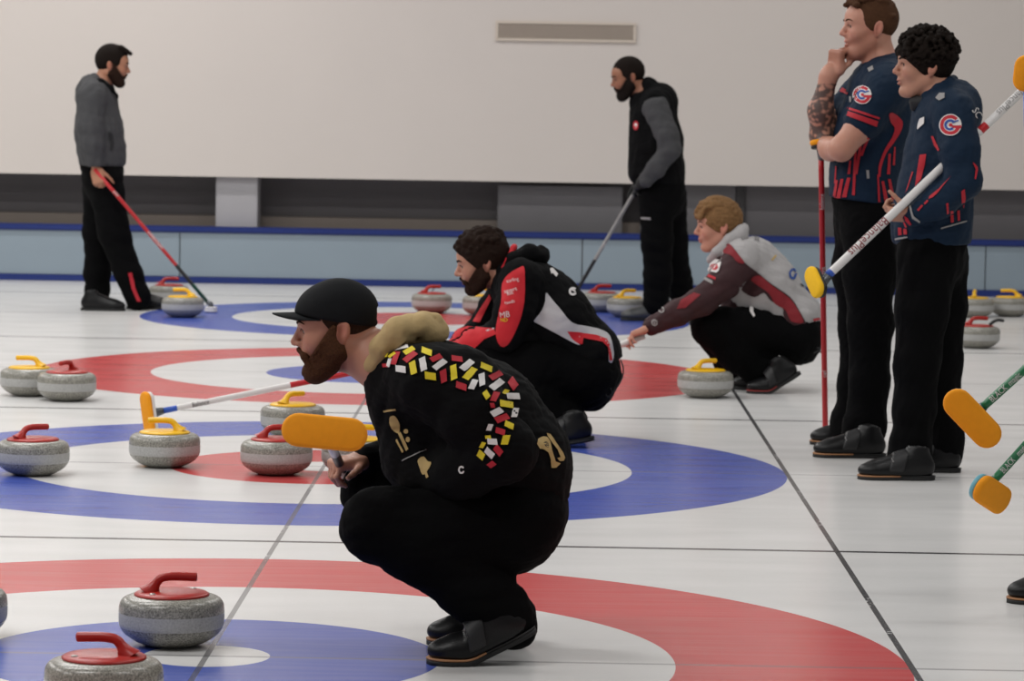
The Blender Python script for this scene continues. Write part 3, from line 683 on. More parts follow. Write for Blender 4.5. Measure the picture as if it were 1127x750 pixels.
# ================================================================== crouching man with the cap (front)
def man_cap():
    p = Person('man crouching in front in black cap and black jersey with coloured chips on the sleeve', .12, (520, 733)); J, L = p.J, p.limb
    h = Head(J(369, 363), 8, 4, -1, 1.0)
    torso = [(482, 430, 0, .125), (527, 466, 0, .155), (568, 515, 0, .138)]
    def trunk(S, sh):
        L(S, torso, .05, 1.3, sh)
        for dy in (-.15, .15): L(S, [(462, 415, dy, .085), (500, 425, dy, .11)], .06, 1, sh)
    def narm(S, sh): L(S, [(478, 420, -.2, .088), (520, 455, -.235, .082), (556, 497, -.245, .073), (508, 522, -.2, .062), (470, 528, -.12, .052)], .035, 1, sh)
    def farm(S, sh): L(S, [(462, 430, .2, .085), (468, 500, .24, .065), (436, 508, .2, .055), (404, 508, .16, .042)], .035, 1, sh)
    def legs(S, sh):
        L(S, [(570, 556, 0, .128), (562, 580, 0, .12)], .05, 1.35, sh)
        L(S, [(566, 573, -.1, .120), (500, 576, -.14, .103), (415, 579, -.15, .088)], .05, 1, sh); L(S, [(418, 577, -.15, .088), (464, 603, -.15, .088), (522, 648, -.14, .080), (550, 674, -.13, .070), (566, 690, -.13, .058)], .045, 1, sh)
        L(S, [(572, 570, .1, .12), (500, 555, .16, .1), (414, 542, .2, .082)], .05, 1, sh); L(S, [(414, 542, .2, .084), (470, 600, .2, .09), (520, 645, .19, .08), (552, 672, .19, .064), (566, 678, .19, .055)], .045, 1, sh)
    B = Shape(); h.skull(B); trunk(B, .035); narm(B, .028); farm(B, .022); legs(B, .03)
    B.cone(h.p(-.03, 0, -.06), J(428, 400), .058, .072, .03); B.cone(J(428, 400), J(478, 430), .08, .09, .04, 1.3)
    B.cone(J(440, 508, .2), J(396, 507, .155), .035, .027, .02)
    w = J(401, 506, .15); fd = J(365, 513, .1)-w
    hand(B, w, fd, (.35, .25, -.9), (-.1, -1, -.1), sc=1.0, fcurl=((55, 60, 35), (62, 65, 40), (66, 68, 40), (70, 70, 40)), th=(.75, .75, .1))
    hand(B, J(474, 530, -.11), J(450, 526, .02)-J(474, 530, -.11), (0, .4, -1), (-.3, .8, .3), sc=.95)
    b = build('body', B, .004, SK['fair'], p.e, 1); colours(b, lambda co: face_tone(h, co, (.50, .42, .38), (.020, .004), (.078, -.064)))
    extras(h, p.e, MT['hair_brown'])
    S = Shape(); h.hair_base(S, .003); h.hairline(S, (.055, .055), (.8, -.6), -.085, .2); build('hair', S, .004, MT['hair_brown'], p.e)
    S = Shape(); h.beard(S, .007, .012, a=(.020, .004), b=(.078, -.064)); S.folds(.0016, 260, 3); build('beard', S, .003, MT['beard_auburn'], p.e); S = Shape(); h.stache(S, .006); S.folds(.001, 260, 4); build('mustache', S, .0026, MT['beard_auburn'], p.e)
    # cap with a flat brim
    S = Shape(); h.E(S, -.012, 0, .040, .109, .087, .094, .01); h.E(S, .03, 0, .05, .066, .078, .060, .02); S.clip(h.p(.0455, 0, .0395), h.d(.30, 0, -1.0), .006); S.ell(h.p(-.118, 0, .028), np.array([.02, .03, .018])*1.0, h.R, .006, -1)
    cap = build('cap', S, .004, MT['cap_black'], p.e)
    v, q = [], []; nu, nv = 15, 9
    for side in (0, 1):
        for j in range(nv):
            for i in range(nu):
                a = -1+2*i/(nu-1); t = j/(nv-1); y = a*(.079-.020*t**2.2); x = .062+(.027+.022*(1-a*a))*0 + (.016-.045*a*a)+t*(.080-.016*a**4); z = .0555+.008*t-.022*a*a+.003*side-.0015
                v.append(h.p(x, y, z))
    f = lambda s_, j, i: s_*nu*nv+j*nu+i
    for j in range(nv-1):
        for i in range(nu-1): q += [(f(1, j, i), f(1, j+1, i), f(1, j+1, i+1), f(1, j, i+1)), (f(0, j, i), f(0, j, i+1), f(0, j+1, i+1), f(0, j+1, i))]
    for i in range(nu-1): q.append((f(0, nv-1, i), f(0, nv-1, i+1), f(1, nv-1, i+1), f(1, nv-1, i)))
    for j in range(nv-1): q += [(f(0, j, 0), f(0, j+1, 0), f(1, j+1, 0), f(1, j, 0)), (f(0, j+1, nu-1), f(0, j, nu-1), f(1, j, nu-1), f(1, j+1, nu-1))]
    o = mesh_np('brim', v, q, MT['cap_black']); o.parent = cap
    # jersey
    S = Shape(); trunk(S, 0); narm(S, 0); farm(S, 0); S.cone(J(436, 405), J(478, 428), .088, .11, .05, 1.3)
    S.cone(J(585, 492), J(594, 545), .085, .068, .05, 1.9); S.cone(J(458, 505), J(475, 525), .08, .09, .05, 1.4); S.cone(J(441, 440), J(458, 500), .085, .08, .05, 1.5)
    S.folds(.004, 38, 11); S.folds(.0022, 110, 5); S.clip(J(604, 553), (.15, 0, -1), .01)
    jr = build('jersey', S, .0055, MT['black_jersey'], p.e, 1)
    # tan hood lying round the neck
    S = Shape(); ring = [(404, 418, -.02, .010), (411, 401, -.075, .017), (420, 383, -.10, .026), (437, 366, -.108, .034), (458, 361, -.08, .033), (474, 362, -.03, .030), (474, 362, .04, .030), (458, 361, .09, .033), (437, 366, .115, .033), (420, 383, .11, .025), (409, 402, .085, .017), (404, 418, .03, .010)]
    for a, c in zip(ring, ring[1:]): S.cone(J(*a[:3]), J(*c[:3]), a[3], c[3], .025)
    S.ell(J(471, 364, .0), (.046, .105, .036), k=.03); S.cone(J(462, 352, -.055), J(480, 354, -.045), .016, .015, .012); S.cone(J(480, 354, -.045), J(485, 366, -.03), .015, .016, .012); S.ell(J(474, 352, .0), (.022, .075, .018), k=.012, op=-1)
    S.cone(J(436, 354, -.07), J(446, 384, -.13), .005, .007, .016, 1, -1); S.cone(J(452, 352, -.06), J(463, 384, -.12), .004, .006, .014, 1, -1); S.folds(.004, 48, 21); build('hood', S, .0045, MT['hood_tan'], jr, 1, label='tan hood and collar of the jersey')
    S = Shape(); legs(S, 0); S.folds(.0035, 34, 8); S.folds(.002, 95, 9)
    tr = build('trousers', S, .006, MT['black_trouser'], p.e, 1)
    # coloured chips along the shoulder and sleeve
    col = {'r': 'red_print', 'y': 'yellow_print', 'w': 'white_print'}
    chips = 'y 95 110 40 20 -70;w 150 85 75 22 -12;y 190 100 50 20 -30;r 135 130 60 22 -70;y 120 118 34 12 -35;w 108 150 40 14 -75;r 92 160 25 16 0;r 195 125 62 24 -38;y 262 104 50 24 20;w 157 175 48 26 10;y 207 170 58 26 80;w 247 155 60 26 80;r 300 130 50 22 -25;w 314 157 62 24 -38;y 277 204 52 28 10;r 330 205 58 26 82;r 385 134 50 22 8;y 372 190 66 26 85;w 426 160 62 26 -40;r 404 246 52 26 20;y 438 195 66 28 -50;y 504 168 56 24 22;w 452 240 48 24 -65;w 487 220 56 24 85;r 543 202 58 26 -28;w 548 240 64 28 -38;r 614 236 50 32 55;y 505 282 36 22 60;r 540 290 48 26 -65;y 585 270 26 20 -60;w 615 287 60 24 3;r 530 325 24 18 0;y 588 320 62 26 10;w 548 352 52 28 -28;w 623 355 46 24 -75;r 570 378 60 28 -20;y 600 407 44 22 25;w 520 415 34 22 -70;r 565 432 46 24 20;y 515 455 28 16 0;w 533 474 46 24 5;y 586 467 46 28 -75;y 493 487 30 18 -60;r 557 510 48 26 50;y 487 528 40 28 40;w 522 520 50 24 45;r 530 567 34 22 -35'
    it = []
    for c in chips.split(';'):
        a = c.split(); x, y, l, w_, an = map(float, a[1:]); it.append((bar(400+x/3.75, 360+y/3.75, l/3.75, w_/3.75, an), col[a[0]]))
    patch('sleeve_pattern', jr, it, jr, .005, 2, 'red, yellow and white chips')
    patch('chest_print', jr, [(smooth_poly([(430, 459), (435, 458), (440, 467), (439, 477), (433, 474), (429, 466)]), 'gold_print'), (bar(444, 486, 22, 3.5, 66), 'gold_print'), (bar(440, 491, 16, 2.2, 62), 'gold_print'), (circ(447, 475, 2.5), 'gold_print'), (circ(449, 484, 2.5, 3), 'gold_print'), (bar(429, 452, 14, 2, -10), 'gold_print')], jr, .003, 2.5)
    patch('pocket_print', jr, [(smooth_poly([(460, 507), (466, 503), (471, 508), (475, 510), (472, 517), (466, 523), (462, 515)]), 'gold_print'), (bar(470, 523, 7, 3, 70), 'gold_print'), (bar(456, 501, 30, 1.2, -25), 'grey_print')], jr, .003, 2.5)
    patch('sleeve_logo', jr, [(arc(508, 517.5, 2.4, 4.4, 20, 330, .8), 'white_print')], jr, .002, 2)
    zb = lambda pts: [(560+x/6.244, 440+y/6.25) for x, y in pts]
    patch('lettering', jr, [(zb([(188, 305), (198, 275), (232, 255), (262, 262), (282, 290), (292, 345), (318, 425), (352, 440), (322, 468), (290, 470), (284, 410), (268, 365), (240, 345), (208, 338)]), 'gold_print'), (zb([(255, 230), (282, 238), (330, 310), (365, 360), (382, 400), (372, 422), (345, 424), (328, 404), (352, 398), (330, 345), (295, 300), (262, 252)]), 'gold_print'), (smooth_poly(zb([(236, 300), (254, 292), (270, 312), (266, 332), (248, 322)]), 3), 'dark_print')], jr, .004, 2, 'gold letters at the lower back')
    # shoes
    g = gnd(470, 731); shoe(p.e, g, (-1, -.06), 27, sc=1.0); g = gnd(470, 709); shoe(p.e, (g[0], g[1]), (-1, .1), 24, sc=1.0)
    return p
man_cap()

# ================================================================== crouching player in red and black (middle)
MM('red_cloth', '#c01522', .75, .1, 20, bump=.12, bscale=70); MM('white_cloth', '#b9b6b8', .8, .05, 20, bump=.1, bscale=70); MM('grey_cloth', '#a5a2a2', .8, .06, 30, bump=.12, bscale=70); MM('burgundy_cloth', '#2e0a10', .75, .2, 12, bump=.12, bscale=70)
MM('crimson_print', '#7c0f1c', .75, .15, 40); MM('navy_cloth', '#0e2236', .75, .1, 14, bump=.12, bscale=70, spec=.2); MM('heather', '#3d3d3f', .9, .12, 90, bump=.15, bscale=120); MM('glove', '#101011', .7, bump=.15, bscale=120)
def crouch_red():
    p = Person('bearded player crouching in a black hooded jacket with red sleeve and white side panel', 5.72, (625, 490)); J, L = p.J, p.limb
    h = Head(J(530, 290), 15, 3, -1, 1.04)
    def trunk(S, sh): L(S, [(585, 318, 0, .125), (612, 350, 0, .145), (645, 392, 0, .135)], .05, 1.3, sh); L(S, [(572, 308, -.14, .08), (600, 330, 0, .12), (572, 308, .14, .08)], .05, 1, sh)
    def narm(S, sh): L(S, [(574, 308, -.17, .086), (566, 340, -.20, .078), (556, 368, -.2, .070), (524, 378, -.12, .056), (503, 386, -.05, .042)], .035, 1, sh)
    def farm(S, sh): L(S, [(565, 308, .17, .08), (545, 340, .2, .068), (532, 362, .19, .06), (512, 376, .12, .05), (499, 383, .07, .04)], .035, 1, sh)
    def legs(S, sh):
        L(S, [(652, 412, 0, .125), (648, 425, 0, .11)], .05, 1.35, sh)
        L(S, [(648, 412, -.1, .115), (590, 402, -.14, .098), (540, 402, -.15, .085)], .05, 1, sh); L(S, [(541, 402, -.15, .086), (585, 440, -.14, .098), (614, 466, -.12, .10), (626, 479, -.12, .075)], .045, 1, sh)
        L(S, [(648, 410, .1, .115), (590, 396, .16, .095), (538, 394, .2, .082)], .05, 1, sh); L(S, [(538, 394, .2, .083), (580, 432, .2, .095), (608, 462, .18, .085)], .045, 1, sh)
    B = Shape(); h.skull(B, 1.1); trunk(B, .035); narm(B, .026); farm(B, .022); legs(B, .03); B.cone(h.p(-.035, 0, -.06), J(566, 308), .057, .07, .03); B.cone(J(566, 308), J(585, 320), .075, .09, .04, 1.3)
    w = J(501, 386, -.045); hand(B, w, J(480, 393, -.03)-w, (.3, .9, -.3), (0, .2, 1), sc=.98, fcurl=((55, 60, 35),)*4, th=(.6, .6, .5))
    w = J(497, 383, .075); hand(B, w, J(476, 391, .07)-w, (.3, -.9, -.3), (0, -.2, 1), sc=.98, fcurl=((55, 60, 35),)*4, th=(.6, .6, .5))
    b = build('body', B, .005, SK['olive'], p.e, 1); colours(b, lambda co: face_tone(h, co, (.46, .40, .37), (.016, .006), (.078, -.060))); extras(h, p.e, MT['hair_dark'], 1.4)
    S = Shape(); h.hair_base(S, .013, .004, .006); rs = np.random.RandomState(4)
    for i in range(240):
        a, z = rs.uniform(0, 6.28), rs.uniform(-.1, 1); q = np.array([math.cos(a)*math.sqrt(max(0, 1-z*z)), math.sin(a)*math.sqrt(max(0, 1-z*z)), z]); c = np.array([-.014, 0, .038])+q*np.array([.106, .084, .096]); c = c+q*rs.uniform(-.002, .010)*(z > .2); r = rs.uniform(.009, .016)*(1.15 if z > .4 else .6); h.E(S, *c, r, r, r, .006)
    h.hairline(S, (.085, .064), (.8, -.6), -.072); build('hair', S, .004, MT['hair_dark'], p.e)
    S = Shape(); h.beard(S, .0025, .003, a=(.016, .004), b=(.078, -.062)); S.folds(.0014, 220, 3); build('beard', S, .0036, MT['beard_dark'], p.e); S = Shape(); h.stache(S, .0035); build('mustache', S, .003, MT['beard_dark'], p.e)
    S = Shape(); trunk(S, 0); narm(S, 0); farm(S, 0); L(S, [(566, 318, -.02, .1), (585, 372, 0, .115)], .05, 1.4); L(S, [(655, 385, 0, .10), (664, 402, 0, .085)], .05, 1.75); S.cone(J(559, 300), J(575, 312), .068, .085, .03, 1.1)
    S.folds(.004, 40, 12); S.folds(.002, 110, 15); S.clip(J(672, 398), (.42, 0, -1), .01); S.clip(J(556, 285), (-.55, 0, .9), .008) if False else None
    jk = build('jacket', S, .006, MT['black_jersey'], p.e, 1)
    S = Shape(); ring = [(551, 312, -.02, .018), (556, 302, -.075, .022), (566, 286, -.085, .027), (582, 279, -.07, .034), (593, 281, 0, .038), (582, 279, .08, .034), (566, 286, .095, .027), (556, 302, .08, .02)]
    for a, c in zip(ring, ring[1:]): S.cone(J(*a[:3]), J(*c[:3]), a[3], c[3], .03)
    S.cone(J(578, 284, -.03), J(596, 282, -.02), .035, .03, .02, 1.8); S.ell(J(586, 272, 0), (.03, .05, .012), k=.015, op=-1); S.folds(.003, 60, 8); build('hood', S, .005, MT['black_jersey'], jk)
    S = Shape(); ring = [(549, 315, -.01, .013), (551, 303, -.07, .015), (560, 286, -.082, .014), (565, 273, -.05, .012), (566, 272, .05, .012), (560, 286, .09, .012), (551, 303, .075, .012)]
    for a, c in zip(ring, ring[1:]): S.cone(J(*a[:3]), J(*c[:3]), a[3], c[3], .01)
    build('collar', S, .0045, MT['red_cloth'], jk, label='red collar lining')
    S = Shape(); legs(S, 0); S.folds(.004, 34, 28); S.folds(.002, 95, 29); build('trousers', S, .007, MT['black_trouser'], p.e)
    zo = lambda pts: [(480+x/4.686, 240+y/4.686) for x, y in pts]
    patch('side_panel', jk, [(smooth_poly(zo([(566, 385), (600, 425), (640, 470), (700, 540), (780, 560), (850, 578), (895, 610), (915, 700), (905, 745), (890, 740), (885, 660), (860, 630), (780, 610), (730, 625), (740, 655), (700, 640), (610, 590), (515, 540), (505, 525), (545, 480), (562, 430)]), 3), 'white_cloth'),
        (zo([(675, 585), (740, 590), (830, 605), (880, 625), (895, 655), (908, 735), (893, 735), (885, 668), (858, 640), (760, 620), (755, 650), (735, 650), (700, 625)]), 'red_cloth')], jk, .004, 2.2, 'white side panel with red edging')
    patch('sleeve_panel', jk, [(smooth_poly(zo([(440, 252), (455, 262), (458, 330), (455, 420), (440, 500), (415, 570), (380, 640), (345, 665), (318, 640), (308, 590), (318, 520), (338, 420), (342, 340), (375, 290)]), 3), 'red_cloth')], jk, .004, 2.2, 'red upper sleeve')
    patch('cuff_panel', jk, [(zo([(30, 630), (110, 575), (160, 560), (300, 570), (310, 600), (250, 625), (180, 690), (100, 700), (30, 700)]), 'red_cloth'), (zo([(276, 395), (215, 490), (190, 535), (225, 540), (250, 490), (285, 420)]), 'red_cloth'), (zo([(258, 578), (300, 566), (302, 574), (262, 586)]), 'white_cloth')], jk, .004, 2.2, 'red forearms')
    it = [(words('MB', 480+356/4.686, 240+497/4.686, 9, -8, .9), 'white_print'), (words('ND', 480+352/4.686, 240+525/4.686, 6, -4, .9), 'yellow_print'), (words('curling', 480+395/4.686, 240+320/4.686, 6, -12, .8), 'white_print'), (words('sport', 480+385/4.686, 240+372/4.686, 6.5, -16), 'white_print'), (words('loft', 480+383/4.686, 240+390/4.686, 5, -16), 'white_print'), (words('fonds', 480+380/4.686, 240+434/4.686, 5, -14), 'white_print')]
    patch('sleeve_lettering', jk, it, jk, .0075, 2)
    patch('back_print', jk, [(zo([(585, 262), (600, 258), (628, 290), (618, 305), (600, 285), (592, 290)]), 'white_print'), (arc(480+704/4.686, 240+380/4.686, 2.2, 4.6, 30, 320), 'white_print'), (bar(480+706/4.686, 240+375/4.686, 6, 1.6, 30), 'white_print')], jk, .004, 2)
    # draw cord with a loop at the hem
    q = [J(683, 396, -.12), J(686, 406, -.135), J(684, 418, -.14), J(675, 432, -.15), J(669, 437, -.15), J(666, 431, -.15), J(671, 427, -.15), J(674, 434, -.15), J(671, 439, -.15)]
    v, f = tube(spline(q, 5), .003, 8); mesh_np('drawcord', v, f, MT['black_plastic'], jk)
    g = gnd(576, 492); shoe(p.e, (g[0], g[1]), (-1, -.02), 10, welt='rubber'); g = gnd(574, 481); shoe(p.e, g, (-1, .05), 12, welt='rubber')
    return p
crouch_red()
# ================================================================== crouching player in burgundy and grey
def crouch_burgundy():
    p = Person('blond player crouching in a grey jacket with burgundy sleeves, one arm stretched out', 8.42, (845, 432)); J, L = p.J, p.limb
    h = Head(J(790, 250), 6, 5, -1, 1.05)
    def trunk(S, sh): L(S, [(828, 290, 0, .135), (845, 315, 0, .15), (868, 350, 0, .15)], .05, 1.25, sh); L(S, [(816, 282, -.14, .085), (835, 300, 0, .12), (822, 282, .14, .08)], .05, 1, sh)
    def narm(S, sh): L(S, [(816, 287, -.17, .088), (796, 312, -.24, .078), (772, 332, -.27, .066), (745, 345, -.27, .058), (718, 359, -.26, .046)], .035, 1, sh)
    def farm(S, sh): L(S, [(818, 287, .17, .085), (815, 318, .19, .07), (814, 338, .14, .058), (808, 342, -.02, .046), (806, 342, -.06, .042)], .035, 1, sh)
    def legs(S, sh):
        L(S, [(882, 368, 0, .125), (880, 378, 0, .11)], .05, 1.3, sh)
        L(S, [(876, 368, -.1, .115), (825, 362, -.14, .1), (782, 358, -.15, .095)], .05, 1, sh); L(S, [(783, 360, -.15, .095), (812, 388, -.14, .095), (838, 408, -.12, .085), (850, 412, -.12, .07)], .045, 1, sh)
        L(S, [(876, 368, .1, .115), (825, 358, .18, .1), (784, 362, .22, .09)], .05, 1, sh); L(S, [(784, 364, .22, .09), (805, 395, .2, .085), (822, 418, .19, .068)], .045, 1, sh)
    B = Shape(); h.skull(B, 1.0); trunk(B, .035); narm(B, .026); farm(B, .022); legs(B, .03); B.cone(h.p(-.035, 0, -.06), J(810, 278), .055, .065, .03); B.cone(J(810, 278), J(828, 292), .07, .09, .04, 1.3)
    w = J(714, 361, -.26); hand(B, w, J(690, 371, -.27)-w, (-.15, -.2, -1), (-.3, .8, .25), sc=1.02, fcurl=((18, 30, 20), (28, 40, 25), (38, 45, 30), (48, 50, 30)), th=(1, .25, .35))
    b = build('body', B, .005, SK['pink'], p.e, 1); colours(b, lambda co: face_tone(h, co)); extras(h, p.e, MT['hair_tawny'], 1.0)
    S = Shape(); h.hair_base(S, .010, .004, .012); rs = np.random.RandomState(9)
    for i in range(90):
        y = rs.uniform(-.07, .07); x0 = rs.uniform(-.09, .03); z0 = .038+.098*math.sqrt(max(.05, 1-(x0/.115)**2-(y/.09)**2)); x1 = x0+rs.uniform(.05, .085); z1 = .036+.100*math.sqrt(max(.08, 1-(x1/.118)**2-(y/.09)**2)); h.K(S, (x0, y, z0+.006), (x1, y+rs.uniform(-.02, .02), z1+rs.uniform(-.004, .014)), .010, .006, .008)
    for i in range(26):
        y = rs.uniform(-.06, .06); h.K(S, (.06, y*.8, .10), (.104-abs(y)*.25, y, rs.uniform(.048, .066)), .013, .006, .008)
    S.folds(.003, 110, 2); h.hairline(S, (.105, .05), (.62, -.78), -.07); build('hair', S, .005, MT['hair_blond'], p.e)
    S = Shape(); trunk(S, 0); narm(S, 0); farm(S, 0); L(S, [(802, 298, 0, .10), (825, 345, 0, .11)], .05, 1.4); L(S, [(878, 350, 0, .12), (884, 362, 0, .095)], .05, 1.6); S.folds(.004, 40, 32); S.folds(.002, 100, 33); S.clip(J(880, 369), (.28, 0, -1), .012)
    S.cone(J(806, 272), J(820, 285), .07, .085, .03, 1.1); fmc = None
    arms = [[J(796, 312, -.24), J(772, 332, -.27), J(745, 345, -.27), J(716, 360, -.26)], [J(816, 312, .19), J(814, 338, .14), J(806, 342, -.06)]]
    def arm_face(c):
        m = np.zeros(len(c), int)
        for pl in arms:
            for a, b in zip(pl, pl[1:]): t = np.clip(((c-a)@(b-a))/((b-a)@(b-a)), 0, 1); m |= (np.linalg.norm(c-a-t[:, None]*(b-a), axis=1) < .092)
        return m
    jk = build('jacket', S, .006, [MT['grey_cloth'], MT['burgundy_cloth']], p.e, 1, fm=arm_face)
    S = Shape(); ring = [(782, 286, -.02, .022), (789, 278, -.075, .025), (803, 264, -.082, .027), (816, 254, -.05, .028), (818, 252, .04, .026), (805, 262, .09, .025), (790, 278, .08, .022)]
    for a, c in zip(ring, ring[1:]): S.cone(J(*a[:3]), J(*c[:3]), a[3], c[3], .02)
    S.cone(J(800, 275, -.07), J(815, 262, -.055), .035, .04, .03); build('collar', S, .006, MT['grey_cloth'], jk)
    zo = lambda pts: [(740+x/4.1667, 200+y/4.1667) for x, y in pts]
    patch('burgundy_panel', jk, [(smooth_poly(zo([(210, 330), (225, 300), (262, 285), (300, 330), (335, 375), (400, 425), (455, 470), (540, 530), (580, 590), (612, 650), (600, 672), (540, 650), (510, 615), (505, 580), (450, 545), (420, 510), (380, 530), (330, 510), (290, 470), (240, 500), (200, 530), (150, 565), (60, 620), (-60, 690), (-110, 672), (-60, 625), (0, 575), (60, 530), (70, 480), (120, 420), (165, 375)]), 3), 'burgundy_cloth')], jk, .004, 2, 'burgundy sleeve and flank')
    patch('crimson_streak', jk, [(smooth_poly(zo([(215, 325), (230, 298), (262, 287), (300, 332), (330, 372), (300, 372), (270, 340), (240, 330)]), 3), 'crimson_print'), (smooth_poly(zo([(400, 430), (450, 472), (535, 535), (575, 590), (600, 645), (545, 640), (520, 590), (470, 560), (440, 510), (360, 450)]), 3), 'crimson_print'), (zo([(40, 545), (100, 510), (130, 520), (60, 580), (20, 585)]), 'crimson_print')], jk, .007, 2, 'bright crimson streaks')
    patch('sleeve_badge', jk, [(zo([(172, 362), (190, 355), (220, 360), (226, 372), (212, 412), (202, 420), (168, 412), (164, 402)]), 'white_print'), (smooth_poly(zo([(180, 385), (200, 378), (212, 392), (200, 408), (180, 402)]), 3), 'red_print')], jk, .009, 1.6)
    patch('sleeve_print', jk, [(zo([(150, 366), (178, 352), (180, 362), (150, 396), (136, 396)]), 'yellow_print'), (bar(740+172/4.1667, 200+435/4.1667, 15, 2.6, 22), 'red_print'), (bar(740+160/4.1667, 200+450/4.1667, 15, 3.4, 28), 'grey_print'), (arc(740-48/4.1667, 200+590/4.1667-0, 2.0, 3.4, 0, 350), 'grey_print')], jk, .009, 1.6)
    patch('cuff_badge', jk, [(arc(720.5, 355.5, 2.0, 3.4, 0, 350), 'grey_print'), (circ(720.5, 355.5, 1.2), 'grey_print')], jk, .009, 1.6)
    patch('back_print', jk, [(words('OBER', 740+340/4.1667, 200+248/4.1667, 7, -32, .8), 'dark_print'), (words('SIL', 740+390/4.1667, 200+263/4.1667, 7, 20, .8), 'dark_print'), (arc(740+553/4.1667, 200+424/4.1667, 3.6, 6.2, 60, 330, .75), 'blue_print'), (bar(740+562/4.1667, 200+432/4.1667, 6, 2.6, -70), 'blue_print'), (zo([(585, 470), (615, 462), (622, 500), (605, 490)]), 'dark_print'), (bar(740+465/4.1667, 200+350/4.1667, 8, 2, -50), 'gold_print'), (bar(740+660/4.1667, 200+632/4.1667, 8, 2.4, -12), 'red_print')], jk, .005, 1.6)
    S = Shape(); legs(S, 0); S.folds(.004, 34, 38); S.folds(.002, 95, 39); tr = build('trousers', S, .007, MT['black_trouser'], p.e)
    patch('pocket_logo', tr, [([(825, 338), (829, 337), (829, 343), (831, 348), (829, 349), (825, 343)], 'white_print')], tr, .004, 1.6)
    q = [J(900, 374, -.1), J(905, 378, -.12), J(902, 384, -.13), J(897, 388, -.13), J(894, 386, -.13), J(900, 383, -.13), J(904, 389, -.13)]; v, f = tube(spline(q, 5), .0045, 8); mesh_np('drawcord', v, f, MT['black_plastic'], jk)
    # gloved hand resting on the knee
    S = Shape(); w = J(807, 341, -.05); hand(S, w, J(800, 350, -.25)-w+np.array([-.06, 0, -.02]), (-.2, .1, -1), (-1, -.4, 0), sc=1.15, curl=(22, 30, 20), spread=.6); S.cone(J(810, 340, .0), J(805, 343, -.08), .046, .044, .02); build('glove', S, .005, MT['glove'], p.e, label='black glove on the hand resting on the thigh')
    g = gnd(822, 433); shoe(p.e, g, (-1, -.03), 33, welt='rubber_red'); g = gnd(805, 428.5); shoe(p.e, g, (-1, .1), 18, welt='rubber')
    return p
crouch_burgundy()

